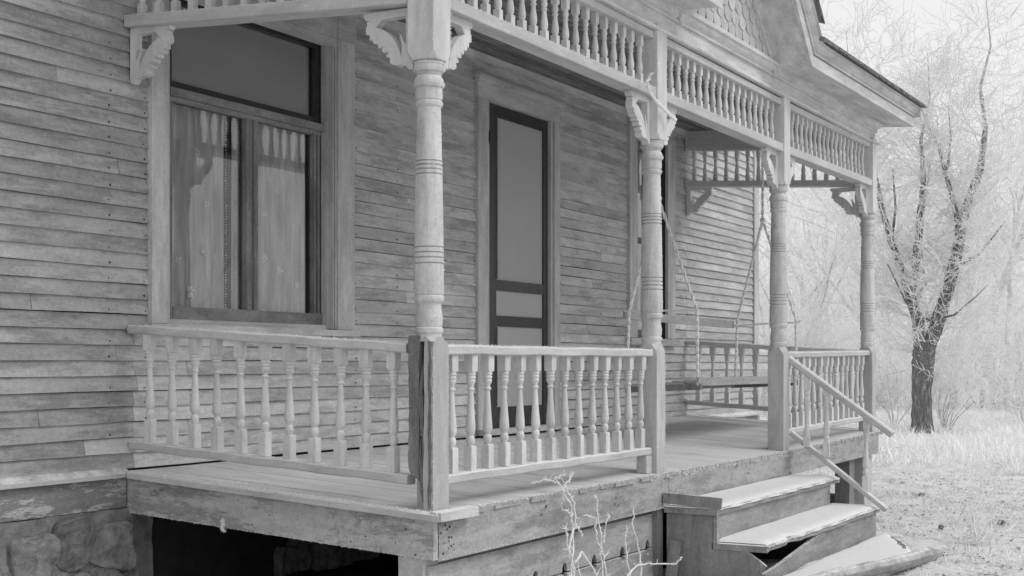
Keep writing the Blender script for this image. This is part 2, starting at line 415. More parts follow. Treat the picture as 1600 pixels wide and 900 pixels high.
# ------------------------------------------------------------------ house
house = thing('house', 'weathered clapboard house with peeling paint standing behind the porch', 'house', (7, 0, 0))
E0, ROW = 0.686, 0.0728
segs = []           # (x0, x1, z0, z1) of siding
W1 = (4.816, 6.455, 1.345, 3.22); DR = (7.86, 9.055, 0.6, 3.16); W2 = (10.315, 11.285, 1.335, 3.27)
wall_r, wall_l = 13.42, -1.2
wall = link('wall', mesh(MB()
    .box(wall_l, 4.97, 0.02, 0.12, 0.0, 4.3).box(6.265, 8.01, 0.02, 0.12, 0.0, 4.3).box(8.965, 10.465, 0.02, 0.12, 0.0, 4.3).box(11.115, 13.5, 0.02, 0.12, 0.0, 4.3)
    .box(4.97, 6.265, 0.02, 0.12, 0.0, 1.37).box(4.97, 6.265, 0.02, 0.12, 3.08, 4.3).box(8.01, 8.965, 0.02, 0.12, 0.0, 0.70).box(8.01, 8.965, 0.02, 0.12, 3.0, 4.3)
    .box(10.465, 11.115, 0.02, 0.12, 0.0, 1.38).box(10.465, 11.115, 0.02, 0.12, 3.1, 4.3)
    .box(13.38, 13.5, 0.12, 7.0, 0.0, 4.3).box(wall_l, 13.5, 7.0, 7.12, 0.0, 4.3).box(wall_l-0.1, wall_l, 0.02, 7.0, 0, 4.3),
    M['sheath'], o=org(house)), house, org(house))
def clap_mb(x0, x1, z, sag=0.0):
    """one bevelled board, thick butt edge at the bottom, a little uneven"""
    mb = MB(); n = max(2, int((x1-x0)/0.35)); t = rnd.uniform(0.015, 0.020); up = ROW - (rnd.uniform(0.0008, 0.0032) if z < 2.35 else rnd.uniform(-0.003, 0.0022))
    ph = rnd.uniform(0, 9)
    vs = []
    for i in range(n+1):
        x = x0 + (x1-x0)*i/n
        dz = 0.0018*math.sin(ph + x*2.1) + 0.0012*math.sin(ph*2 + x*5.3); dy = 0.0015*math.sin(ph*3+x*3.7)
        vs += [(x, 0.004, z+dz), (x, -t-dy, z+dz), (x, -t-dy+0.001, z+dz+0.006), (x, -0.003, z+up), (x, 0.004, z+up)]
    fs = []
    for i in range(n):
        a = i*5; b = a+5
        for k in range(5):
            q = (k+1) % 5; fs.append((a+k, a+q, b+q, b+k))
    fs += [(4, 3, 2, 1, 0), tuple(n*5+k for k in range(5))]
    return mb.add(vs, fs)
nrows = 49; count = 0; upper = MB()
for r in range(nrows):
    z = E0 + r*ROW
    zs = []
    cuts = [wall_l, wall_r]
    blocked = []
    for (x0, x1, z0, z1) in (W1, DR, W2):
        if z + ROW*0.6 > z0 and z + ROW*0.5 < z1: blocked.append((x0, x1))
    x = wall_l
    for a, b in blocked + [(wall_r, wall_r)]:
        if a - x > 0.02: zs.append((x, a))
        x = b
    for a, b in zs:
        inside = a >= 4.8 and b <= 11.7
        if z > 3.30:
            # above the porch ceiling: only the outer ends of the wall can be seen
            for c, d in ((wall_l, 4.72), (4.72, 11.6), (11.6, wall_r)):
                if d > a and c < b: k = clap_mb(max(a, c), min(b, d), z); upper.add(k.v, k.f)
            continue
        pieces = []
        L = b - a; xx = a
        if L > 2.6:
            first = True
            while b - xx > 4.2:
                s = rnd.uniform(1.2, 5.4) if not first else rnd.uniform(1.0, 6.4)
                first = False; pieces.append((xx, xx+s)); xx += s
            if b - xx > 2.4 and rnd.random() < 0.15:
                s = rnd.uniform(0.8, b-xx-0.8); pieces.append((xx, xx+s)); xx += s
            pieces.append((xx, b))
        elif L > 1.1 and rnd.random() < 0.33:
            s = rnd.uniform(0.35, L-0.35); pieces = [(a, a+s), (a+s, b)]
        else: pieces = [(a, b)]
        fin = []
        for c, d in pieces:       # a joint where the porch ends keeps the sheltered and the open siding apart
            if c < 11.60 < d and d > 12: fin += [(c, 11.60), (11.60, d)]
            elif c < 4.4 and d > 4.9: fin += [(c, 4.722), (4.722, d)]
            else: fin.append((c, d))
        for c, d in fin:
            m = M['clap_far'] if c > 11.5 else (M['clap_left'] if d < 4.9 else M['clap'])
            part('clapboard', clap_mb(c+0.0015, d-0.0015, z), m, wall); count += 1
o = part('upper_siding', upper, M['clap'], wall); o['kind'] = 'stuff'
# nails
nb = MB()
for x in (4.565, 4.79, 6.49, 6.921, 7.83, 9.09, 9.8, 10.28, 11.44, 12.4, 13.3, 3.3, 2.1):
    for r in range(nrows-14):
        z = E0 + r*ROW + rnd.uniform(0.014, 0.02)
        if rnd.random() < 0.22: continue
        xx = x + rnd.uniform(-0.008, 0.008)
        if any(a < xx < b and c < z < d for a, b, c, d in (W1, DR, W2)): continue
        s = rnd.uniform(0.0035, 0.007)
        nb.add([(xx+s*math.cos(k), -0.0165, z+s*math.sin(k)) for k in (0, 1.05, 2.1, 3.14, 4.2, 5.24)] + [(xx, -0.0195, z)], [(i, 6, (i+1) % 6) for i in range(6)])
o = part('nail', nb, M['nail'], wall); o['kind'] = 'stuff'
# water table (projecting ledge) and skirt board left and right of the porch
mb = MB().prism([(0.012, 0.700), (-0.030, 0.688), (-0.058, 0.666), (-0.060, 0.648), (-0.030, 0.644), (0.012, 0.644)], lambda y, z, k: ((wall_l, 4.655)[k], y, z))
part('water_table', mb, M['trim_x'], wall)
mb = MB().prism([(0.012, 0.700), (-0.030, 0.688), (-0.058, 0.666), (-0.060, 0.648), (-0.030, 0.644), (0.012, 0.644)], lambda y, z, k: ((11.76, 13.52)[k], y, z))
part('water_table', mb, M['trim_x'], wall)
part('skirt_board', MB().box(wall_l, 4.665, -0.024, 0.018, 0.505, 0.643), M['peel'], wall)
part('skirt_board', MB().box(11.75, 13.52, -0.024, 0.018, 0.505, 0.643), M['peel'], wall)
for x in (4.0, 2.9): pass
part('corner_board', MB().box(13.40, 13.535, -0.030, 0.01, 0.69, 4.3).box(13.508, 13.536, 0.011, 0.12, 0.69, 4.3), M['trim'], house)
part('roof', MB().add([(wall_l-0.5, -0.35, 4.25), (13.9, -0.35, 4.25), (13.9, 3.5, 6.6), (wall_l-0.5, 3.5, 6.6), (13.9, 7.5, 4.25), (wall_l-0.5, 7.5, 4.25),
      (wall_l-0.5, -0.35, 4.35), (13.9, -0.35, 4.35), (13.9, 3.5, 6.72), (wall_l-0.5, 3.5, 6.72), (13.9, 7.5, 4.35), (wall_l-0.5, 7.5, 4.35)],
      [(0, 1, 2, 3), (3, 2, 4, 5), (7, 6, 9, 8), (8, 9, 11, 10), (0, 6, 7, 1), (4, 10, 11, 5), (1, 7, 8, 2), (2, 8, 10, 4), (6, 0, 3, 9), (9, 3, 5, 11)]), M['shingle'], house)

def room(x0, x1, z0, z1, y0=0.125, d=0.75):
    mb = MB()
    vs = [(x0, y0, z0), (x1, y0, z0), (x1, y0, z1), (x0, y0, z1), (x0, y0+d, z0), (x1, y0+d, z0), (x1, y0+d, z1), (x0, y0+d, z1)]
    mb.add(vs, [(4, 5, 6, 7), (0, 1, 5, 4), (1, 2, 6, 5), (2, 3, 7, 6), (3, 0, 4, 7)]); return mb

# ---- big window
win = link('window', None, house, (5.65, 0, 1.37)); tag(win, 'wide parlour window with blind above and lace curtains below')
part('casing', MB().box(4.816, 4.932, -0.036, 0.019, 1.375, 3.21), M['trim'], win)
part('casing', MB().box(6.293, 6.455, -0.036, 0.019, 1.375, 3.045), M['trim'], win)
# stepped moulding between casing and sash on the right, and on the left
for s, x in ((1, 6.292), (-1, 4.933)):
    e = 0.040 if s > 0 else 0.022
    mb = MB().box(x, x - s*e*0.30, -0.026, 0.019, 1.38, 3.04).box(x - s*(e*0.30+0.0005), x - s*e*0.52, 0.004, 0.019, 1.38, 3.04).box(x - s*(e*0.52+0.0005), x - s*e*0.72, -0.024, 0.019, 1.38, 3.04).box(x - s*(e*0.72+0.0005), x - s*e, 0.012, 0.055, 1.38, 3.04)
    part('moulding', mb, M['trim'], win)
part('head_casing', MB().box(4.933, 6.292, -0.034, 0.019, 3.046, 3.21).box(6.2925, 6.465, -0.040, 0.019, 3.047, 3.212).box(4.79, 6.48, -0.058, 0.019, 3.213, 3.235).box(5.0, 6.33, -0.03, 0.03, 3.0, 3.044), M['trim_x'], win)
part('sill', MB().box(4.79, 6.475, -0.062, 0.018, 1.337, 1.372).box(4.975, 6.262, 0.0185, 0.12, 1.371, 1.40), M['trim_x'], win)
part('jamb', MB().box(6.2455, 6.27, 0.0555, 0.118, 1.40, 3.05), M['dark'], win)
part('jamb', MB().box(4.972, 5.010, 0.056, 0.118, 1.40, 3.05), M['dark'], win)
up = part('upper_sash', MB().box(5.01, 5.055, 0.064, 0.098, 2.553, 3.05).box(6.205, 6.245, 0.064, 0.098, 2.553, 3.05).box(5.056, 6.2045, 0.064, 0.098, 2.99, 3.05).box(5.056, 6.2045, 0.065, 0.098, 2.553, 2.592), M['dark'], win)
part('transom_bar', MB().box(5.011, 6.261, 0.030, 0.10, 2.512, 2.552).box(5.011, 6.245, 0.052, 0.10, 2.488, 2.511), M['brown_x'], win)
part('blind', MB().box(5.02, 6.265, 0.112, 0.116, 2.56, 3.06), M['blind'], win)
part('pane', MB().add([(5.05, 0.085, 2.6), (6.24, 0.085, 2.6), (6.24, 0.085, 3.0), (5.05, 0.085, 3.0)], [(0, 1, 2, 3)]), M['glass'], win)
part('sash_stile', MB().box(5.011, 5.045, 0.050, 0.09, 1.40, 2.487), M['brown'], win)
part('sash_stile', MB().box(6.181, 6.200, 0.050, 0.09, 1.467, 2.487).box(6.2005, 6.222, 0.066, 0.09, 1.467, 2.487).box(6.2225, 6.245, 0.058, 0.09, 1.467, 2.487), M['brown'], win)
part('bottom_rail', MB().box(5.046, 6.245, 0.046, 0.09, 1.401, 1.466), M['brown_x'], win)
part('mullion', MB().box(5.598, 5.632, 0.048, 0.09, 1.467, 2.487).box(5.6325, 5.655, 0.056, 0.09, 1.467, 2.487).box(5.6555, 5.688, 0.044, 0.09, 1.467, 2.487), M['brown'], win)
part('pane', MB().add([(5.04, 0.078, 1.46), (5.60, 0.078, 1.46), (5.60, 0.078, 2.49), (5.04, 0.078, 2.49)], [(0, 1, 2, 3)]), M['glass'], win)
part('pane', MB().add([(5.68, 0.078, 1.46), (6.19, 0.078, 1.46), (6.19, 0.078, 2.49), (5.68, 0.078, 2.49)], [(0, 1, 2, 3)]), M['glass'], win)
def curtain(x0, x1, folds, y=0.112, amp=0.013, z0=1.44, z1=2.50):
    mb = MB(); n = max(6, int((x1-x0)/0.008)); m = 14; vs = []
    ph = rnd.uniform(0, 6)
    for k in range(m+1):
        z = z0 + (z1-z0)*k/m
        for i in range(n+1):
            u = i/n; x = x0 + (x1-x0)*u
            vs.append((x + 0.004*math.sin(z*3+u*4), y + amp*math.sin(ph + folds*2*PI*u + 0.5*math.sin(z*1.4)) + 0.4*amp*math.sin(folds*5.1*u+ph*2), z))
    fs = [(k*(n+1)+i, k*(n+1)+i+1, (k+1)*(n+1)+i+1, (k+1)*(n+1)+i) for k in range(m) for i in range(n)]
    return mb.add(vs, fs)
for x0, x1, fo in ((5.02, 5.510, 5), (5.545, 5.62, 1.2), (5.66, 6.20, 6)):
    part('curtain', curtain(x0, x1, fo), M['lace'], win, smooth=80)
fl = MB()
for x, z, s in ((5.27, 2.262, 1), (5.342, 2.006, 0.9), (5.342, 1.756, 1.5), (5.13, 1.70, 1.1), (5.222, 1.551, 1.5), (5.775, 2.278, 0.7), (5.905, 2.135, 0.8), (5.80, 2.0, 0.9), (5.80, 1.753, 1.3), (5.93, 1.69, 1.5), (6.08, 1.62, 0.9), (6.05, 1.95, 0.7)):
    for k in range(6):
        a = k*PI/3 + rnd.uniform(-.3, .3); l = 0.023*s*rnd.uniform(0.6, 1.3); c, sn = math.cos(a), math.sin(a)
        fl.add([(x+c*0.004, 0.0935, z+sn*0.004), (x+c*l*.6-sn*l*.25, 0.0935, z+sn*l*.6+c*l*.25), (x+c*l, 0.0935, z+sn*l), (x+c*l*.6+sn*l*.25, 0.0935, z+sn*l*.6-c*l*.25)], [(0, 1, 2, 3)])
for x in (5.488, 5.565, 5.40):      # lace hems with little knots
    for k in range(70 if x > 5.45 else 22):
        z = (1.46 + 1.02*k/70) if x > 5.45 else (1.46 + 0.3*k/22); s = rnd.uniform(0.002, 0.0045); xx = x + rnd.uniform(-.003, .003)
        fl.add([(xx-s, 0.0938, z-s), (xx+s, 0.0938, z-s), (xx+s, 0.0938, z+s), (xx-s, 0.0938, z+s)], [(0, 1, 2, 3)])
o = part('lace_flowers', fl, M['motif'], win); o['kind'] = 'stuff'
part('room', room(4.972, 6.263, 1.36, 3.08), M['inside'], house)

# ---- screen door
door = link('screen_door', None, house, (8.55, 0, 0.70)); tag(door, 'tall screen door in a dark frame with three panels')
part('casing', MB().box(7.925, 8.069, -0.036, 0.019, 0.73, 2.985), M['trim'], door)
part('casing', MB().box(9.031, 9.12, -0.036, 0.019, 0.73, 2.985), M['trim'], door)
part('head_casing', MB().box(7.926, 9.119, -0.034, 0.019, 2.986, 3.085), M['trim_x'], door)
part('head_cap', MB().box(7.905, 9.145, -0.055, 0.019, 3.086, 3.112).box(7.895, 9.155, -0.070, 0.019, 3.1125, 3.135).box(7.905, 9.145, -0.05, 0.019, 3.1355, 3.155), M['trim_x'], door)
part('threshold', MB().box(7.95, 9.12, -0.075, 0.10, 0.69, 0.728), M['trim_x'], door)
part('jamb', MB().box(8.996, 9.029, -0.02, 0.10, 0.73, 2.984), M['trim'], door)
part('jamb', MB().box(8.071, 8.085, -0.02, 0.10, 0.73, 2.984), M['trim'], door)
Y0, Y1 = 0.005, 0.035
part('stile', MB().box(8.086, 8.235, Y0, Y1, 0.735, 2.982), M['dark'], door)
part('stile', MB().box(8.93, 8.995, Y0, Y1, 0.735, 2.982), M['dark'], door)
for z0, z1 in ((2.90, 2.981), (1.69, 1.765), (1.44, 1.515), (0.736, 0.875)):
    part('rail', MB().box(8.236, 8.929, Y0+0.001, Y1-0.001, z0, z1), M['dark'], door)
for z0, z1 in ((1.766, 2.899), (1.516, 1.689), (0.876, 1.439)):
    part('screen_panel', MB().box(8.234, 8.93, 0.018, 0.021, z0-0.004, z1+0.004), M['screen'], door)
part('moulding', MB().box(8.236, 8.248, Y0-0.006, Y0+0.012, 1.77, 2.895).box(8.236, 8.246, Y0-0.006, Y0+0.012, 0.88, 1.435), M['brown'], door)
part('hinge', MB().box(8.060, 8.10, -0.040, 0.004, 2.70, 2.76).box(8.064, 8.078, -0.048, -0.030, 2.685, 2.775), M['dark'], door)
part('hinge', MB().box(8.060, 8.10, -0.040, 0.004, 1.00, 1.06), M['dark'], door)
door.location.x -= 0.065
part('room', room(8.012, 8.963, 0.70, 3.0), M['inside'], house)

# ---- narrow far window
w2 = link('window', None, house, (10.88, 0, 1.4)); tag(w2, 'narrow sash window behind the swing')
part('casing', MB().box(10.40, 10.549, -0.036, 0.019, 1.40, 3.13), M['trim'], w2)
part('casing', MB().box(11.201, 11.37, -0.036, 0.019, 1.40, 3.13), M['trim'], w2)
part('head_casing', MB().box(10.401, 11.369, -0.034, 0.019, 3.131, 3.27), M['trim_x'], w2)
part('sill', MB().box(10.36, 11.41, -0.065, 0.018, 1.335, 1.395), M['trim_x'], w2)
part('sash', MB().box(10.551, 10.61, 0.05, 0.09, 1.40, 2.22).box(11.14, 11.199, 0.05, 0.09, 1.40, 2.22).box(10.611, 11.139, 0.05, 0.09, 1.40, 1.47).box(10.551, 11.199, 0.045, 0.09, 2.221, 2.265)
     .box(10.551, 10.61, 0.07, 0.11, 2.266, 3.12).box(11.14, 11.199, 0.07, 0.11, 2.266, 3.12).box(10.611, 11.139, 0.07, 0.11, 3.03, 3.12), M['brown'], w2)
part('jamb', MB().box(11.1995, 11.21, -0.01, 0.11, 1.40, 3.13).box(10.54, 10.5505, -0.01, 0.11, 1.40, 3.13), M['dark'], w2)
part('pane', MB().add([(10.6, 0.072, 1.46), (11.15, 0.072, 1.46), (11.15, 0.072, 2.23), (10.6, 0.072, 2.23)], [(0, 1, 2, 3)]), M['glass'], w2)
part('pane', MB().add([(10.6, 0.092, 2.26), (11.15, 0.092, 2.26), (11.15, 0.092, 3.04), (10.6, 0.092, 3.04)], [(0, 1, 2, 3)]), M['glass'], w2)
part('curtain', curtain(10.62, 11.00, 4, y=0.122, z0=1.43, z1=3.08), M['lace'], w2, smooth=80)
w2.location.x -= 0.085
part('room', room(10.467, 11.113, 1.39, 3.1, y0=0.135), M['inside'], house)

# ------------------------------------------------------------------ stone foundation
fnd = thing('stone_foundation', 'rough fieldstone foundation with worn mortar under the house wall', 'foundation', (5, 0, 0))
def rock(cx, cz, rx, rz, ry=0.12, y=0.0):
    mb = MB(); nu, nv = 26, 14; vs = []; ph = [rnd.uniform(0, 6) for _ in range(6)]
    for k in range(nv+1):
        r = math.sin(0.5*PI*k/nv); h = math.cos(0.5*PI*k/nv)
        for i in range(nu):
            a = 2*PI*i/nu
            w = 1 + 0.15*math.sin(2*a+ph[0]) + 0.12*math.sin(3*a+ph[1]) + 0.06*math.sin(5*a+ph[2])
            ca, sa = math.cos(a), math.sin(a); q = (abs(ca)**3.4 + abs(sa)**3.4)**(-1/3.4); fac = 0.016*abs(math.sin(2.3*r*ca*2+ph[3])) + 0.012*abs(math.sin(3.1*r*sa*2+ph[4]*r)) + rnd.uniform(-.0022, .0022)
            vs.append((cx + rx*w*r**0.7*ca*q*0.9, y - min(ry*(h**0.35), ry*(0.62 + 0.14*ca*r + 0.1*math.sin(ph[5])*sa*r)) + fac*0.5, cz + rz*w*r**0.7*sa*q*0.9))
    fs = [(k*nu+i, (k+1)*nu+i, (k+1)*nu+(i+1) % nu, k*nu+(i+1) % nu) for k in range(nv) for i in range(nu)]
    return mb.add(vs, fs)
part('mortar', MB().box(wall_l, 4.83, -0.01, 0.3, -0.4, 0.504).box(5.7, 13.5, 0.021, 0.3, -0.4, 0.504), M['mortar'], fnd)
def rough_sheet(x0, x1, z0, z1, y, nx, nz, sd):
    r = np.random.RandomState(sd); mb = MB(); vs = []
    for k in range(nz+1):
        for i in range(nx+1):
            x = x0+(x1-x0)*i/nx; z = z0+(z1-z0)*k/nz
            vs.append((x, y - 0.012*math.sin(x*9+sd)*math.cos(z*13) - 0.008*math.sin(x*23+z*17) + r.uniform(-.004, .004), z))
    fs = [(k*(nx+1)+i, k*(nx+1)+i+1, (k+1)*(nx+1)+i+1, (k+1)*(nx+1)+i) for k in range(nz) for i in range(nx)]
    return mb.add(vs, fs)
part('mortar', rough_sheet(wall_l, 4.83, -0.1, 0.502, -0.03, 220, 24, 3), M['mortar'], fnd, smooth=50)
part('crawl_space', room(4.83, 5.7, -0.1, 0.6, y0=0.02, d=1.4), M['inside'], fnd)  # darkness of the opening comes from its near-black lining
x = wall_l + 0.2
while x < 13.4:
    if 4.62 < x < 5.85: x = 5.85
    w = rnd.uniform(0.17, 0.30)
    part('stone', rock(x, rnd.uniform(0.33, 0.38), w*0.62, rnd.uniform(0.11, 0.145)), M['stone'], fnd, smooth=60)
    part('stone', rock(x+rnd.uniform(-0.08, 0.08), rnd.uniform(0.08, 0.13), w*0.64, rnd.uniform(0.12, 0.15)), M['stone'], fnd, smooth=60)
    if rnd.random() < 0.7: part('stone', rock(x+w*0.6, 0.22+rnd.uniform(-.05, .05), 0.06, 0.06, 0.06), M['stone'], fnd, smooth=60)
    x += w*1.12

# ------------------------------------------------------------------ porch deck
PL, PR, PF = 4.655, 11.70, -1.755
XP = (4.723, 7.009, 9.217, 11.576); YP = -1.68
deck = thing('porch_deck', 'frost dusted wooden porch floor with board ends along its sagging front edge', 'porch floor', (8, -0.9, 0))
x = PL
k = 0
while x < PR - 0.03:
    w = 0.082
    y1 = PF + rnd.uniform(-0.008, 0.010)
    z = 0.676 + rnd.uniform(-0.0008, 0.0006)
    mb = MB()
    n = 6; vs = []
    bow = rnd.uniform(-0.0005, 0.0005)
    for i in range(n+1):
        y = y1 + (-0.019 - y1)*i/n; dz = bow*math.sin(PI*i/n)*2
        ys = y if i else y + 0.004
        vs += [(x+0.0002, ys, z-0.026), (x+w-0.0002, ys, z-0.026), (x+w-0.0002, ys, z-0.0007+dz), (x+w-0.001, y, z+dz), (x+0.001, y, z+dz), (x+0.0002, ys, z-0.0007+dz)]
    fs = [(i*6+q, i*6+(q+1) % 6, i*6+6+(q+1) % 6, i*6+6+q) for i in range(n) for q in range(6)]
    fs += [(5, 4, 3, 2, 1, 0), tuple(n*6+q for q in range(6))]
    mb.add(vs, [f[::-1] for f in fs])
    part('floorboard', mb, M['deck'], deck, w=True); x += w
DR_ = x
part('nosing', MB().prism([(-0.03, 0.648), (0.02, 0.648), (0.02, 0.681), (-0.018, 0.681), (-0.03, 0.672)], lambda u, z, k: (PL+u, (-1.79, -0.065)[k], z)), M['porch_y'], deck, w=True)
part('nosing', MB().box(PL-0.024, 4.93, PF-0.042, PF+0.01, 0.6485, 0.686, 0.003), M['porch_x'], deck, w=True)
part('nosing', MB().box(DR_+0.002, DR_+0.03, -1.775, -0.06, 0.648, 0.681), M['porch_y'], deck, w=True)
part('fascia_board', MB().box(PL+0.008, PL+0.040, -1.741, -0.03, 0.482, 0.647), M['fascia_y'], deck, w=True)
part('fascia_board', MB().box(PL+0.047, 7.10, -1.744, -1.712, 0.474, 0.6475, 0.002), M['fascia_x'], deck, w=True)
part('fascia_board', MB().box(7.103, PR-0.002, -1.744, -1.711, 0.484, 0.6475, 0.002), M['fascia_x'], deck, w=True)
part('fascia_board', MB().box(PR-0.03, PR, -1.708, -0.03, 0.482, 0.647), M['fascia_y'], deck, w=True)
mb = MB()
for yy in (-0.45, -1.0, -1.5): mb.box(PL+0.05, PR-0.05, yy-0.02, yy+0.02, 0.50, 0.646)
part('joist', mb, M['dark'], deck, w=True)
# corner nails
nb = MB()
def dot(nb, c, nrm, s):
    c = Vector(c); nrm = Vector(nrm); u = nrm.cross(Vector((0, 0, 1))).normalized(); v = Vector((0, 0, 1))
    ps = [c + nrm*0.0012 + (u*math.cos(k*1.047) + v*math.sin(k*1.047))*s for k in range(6)] + [c + nrm*0.003]
    nb.add(ps, [(i, 6, (i+1) % 6) for i in range(6)] + [((i+1) % 6, 6, i) for i in range(6)])
for _ in range(17):
    dot(nb, (4.672+rnd.uniform(0.03, 0.17), -1.745, 0.565+rnd.uniform(-.065, .06)), (0, -1, 0), rnd.uniform(.0025, .006))
for _ in range(15):
    dot(nb, (PL+0.0065, -1.68+rnd.random()**2*1.0, 0.565+rnd.uniform(-.07, .07)), (-1, 0, 0), rnd.uniform(.002, .005))
for xx in (5.6, 6.4, 7.15, 8.4, 9.3, 10.2, 11.5):
    for _ in range(3): dot(nb, (xx+rnd.uniform(-.03, .03), -1.746, 0.565+rnd.uniform(-.06, .06)), (0, -1, 0), 0.005)
o = part('nail', nb, M['nail'], deck, w=True); o['kind'] = 'stuff'
fr = MB()
needles(fr, (PL-0.03, -1.79, 0.683), (PL-0.03, -0.06, 0.683), 900, 0.008, 0.006)
needles(fr, (PL, PF-0.004, 0.677), (PR, PF-0.004, 0.677), 2600, 0.008, 0.006)
needles(fr, (PL, -1.745, 0.482), (7.1, -1.745, 0.482), 500, 0.006, 0.003)
needles(fr, (PL+0.006, -1.7, 0.484), (PL+0.006, -0.05, 0.484), 300, 0.006, 0.003)
needles(fr, (6.8, PF-0.006, 0.66), (9.5, PF-0.006, 0.65), 700, 0.008, 0.012)
o = part('frost', fr, M['frost'], deck); o['kind'] = 'stuff'
ice = MB()
for x, y, z in ((PL+0.004, -0.62, 0.495),):
    for _ in range(26):
        p = (x+rnd.uniform(-.006, .002), y+rnd.uniform(-.007, .007), z+rnd.uniform(-.03, .025)); needles(ice, p, p, 5, 0.012, 0.004)
o = part('frost_tuft', ice, M['frost'], deck)

# skirting below the fascia
def skirt(x0, x1, seam=0.262, top=0.445):
    notch = [5.62, 5.92, 6.25, 6.59, 6.92]
    up_ = [(x0, top)]
    lo_ = []
    pts = [(x0, seam)]
    for c in notch:
        if not (x0+0.03 < c < x1-0.03): continue
        for k in range(9):
            a = PI - PI*k/8; pts.append((c + 0.028*math.cos(a), seam + 0.046*math.sin(a)))
    pts.append((x1, seam))
    upper_ = pts + [(x1, top), (x0, top)]
    mb = MB().prism(upper_, lambda u, v, k: (u, (-1.694, -1.676)[k], v))
    part('skirt_plank', mb, M['fascia_x'], deck, w=True)
    pts2 = [(x0, -0.1), (x1, -0.1), (x1, seam-0.008)]
    for c in reversed(notch):
        if not (x0+0.03 < c < x1-0.03): continue
        for k in range(9):
            a = -PI*k/8; pts2.append((c + 0.022*math.cos(a), seam-0.010 + 0.030*math.sin(a)))
    pts2.append((x0, seam-0.006))
    mb = MB().prism(pts2, lambda u, v, k: (u, (-1.698, -1.676)[k], v))
    part('skirt_plank', mb, M['fascia_x'], deck, w=True)
skirt(4.70, 6.99)
part('skirt_shade_backing', MB().box(4.80, 6.98, -1.674, -1.66, 0.0, 0.40), M['inside'], deck, w=True)  # near-black sheet: the shade seen through the cut-outs, put into colour
part('skirt_shade_strip', MB().box(4.80, 6.98, -1.6735, -1.64, 0.401, 0.474), M['steppanel'], deck, w=True)  # grey strip painted in for the recess shadow below the fascia
part('support_post', MB().box(4.675, 4.795, -1.68, -1.56, -0.05, 0.481), M['trim'], deck, w=True)
part('support_post', MB().box(11.40, 11.64, -1.70, -1.60, -0.05, 0.481), M['trim'], deck, w=True)
part('support_post', MB().box(10.95, 11.10, -1.70, -1.58, -0.05, 0.483), M['steppanel'], deck, w=True)
part('support_post', MB().box(6.985, 7.062, -1.725, -1.60, -0.05, 0.483), M['steppanel'], deck, w=True)

# ------------------------------------------------------------------ posts
COLP = [(0.719, 0.0539), (0.732, 0.0539), (0.737, 0.0584), (0.748, 0.0592), (0.756, 0.0579), (0.76, 0.0526), (0.764, 0.0552), (0.777, 0.0571), (0.804, 0.0571), (0.828, 0.0531), (0.844, 0.0505), (0.858, 0.0526), (0.862, 0.0584), (0.87, 0.0624), (0.881, 0.0627), (0.887, 0.0611), (0.891, 0.0571), (0.895, 0.0605), (0.902, 0.0624), (1.019, 0.0616), (1.023, 0.0517), (1.027, 0.0619), (1.043, 0.0616), (1.047, 0.0517), (1.051, 0.0616), (1.064, 0.0613), (1.068, 0.0514), (1.072, 0.0613), (1.087, 0.0611), (1.091, 0.0509), (1.093, 0.0611), (1.388, 0.0563), (1.392, 0.0467), (1.396, 0.0563), (1.407, 0.0563), (1.411, 0.0464), (1.415, 0.056), (1.425, 0.056), (1.429, 0.0461), (1.433, 0.0558), (1.442, 0.0558), (1.446, 0.0459), (1.449, 0.0555), (1.454, 0.0544), (1.668, 0.0497), (1.672, 0.0544), (1.677, 0.0568), (1.685, 0.0574), (1.693, 0.0558), (1.697, 0.0505), (1.701, 0.0558), (1.72, 0.0574), (1.744, 0.056), (1.748, 0.0558), (1.752, 0.0627), (1.76, 0.0648), (1.776, 0.0627), (1.789, 0.0571), (1.797, 0.0505), (1.802, 0.0518), (1.805, 0.0544), (1.81, 0.0531), (1.816, 0.0624), (1.826, 0.0645), (1.839, 0.0637), (1.842, 0.0597), (1.846, 0.0635), (1.855, 0.0624), (1.858, 0.0531), (1.866, 0.0531)]
BASE = [(0.0, 0.059, 0.004), (0.67, 0.059, 0.004), (0.69, 0.058, 0.014), (0.705, 0.056, 0.024), (0.719, 0.053, 0.030)]
CAP = [(1.8585, 0.060, 0.030), (1.861, 0.0645, 0.028), (1.868, 0.0655, 0.023), (1.885, 0.0655, 0.009), (1.90, 0.0655, 0.0035), (2.50, 0.0655, 0.0035)]
base_me = mesh(MB().square(BASE), M['porch_z']); col_me = mesh(MB().lathe(COLP, 28), M['porch_col'], smooth=24); cap_me = mesh(MB().square(CAP), M['porch_cap'])
def bracket_outline():
    """sawn scroll: curved band with notched edge"""
    pts = []
    cx, cz, R = 0.245, -0.245, 0.19
    for k in range(13):
        a = math.radians(92 + 86*k/12); pts.append((cx + R*math.cos(a), cz + R*math.sin(a)))
    out = []
    n = 44
    for k in range(n+1):
        t = k/n; a = math.radians(176 - 84*t)
        bump = 0.021*abs(math.sin(t*PI*6.0))**0.45 if 0.34 < t < 0.9 or t < 0.28 else 0.0
        r = R - 0.032 - bump - 0.020*math.sin(t*PI)
        out.append((cx + r*math.cos(a), cz + r*math.sin(a)))
    return pts + out
BO = bracket_outline()
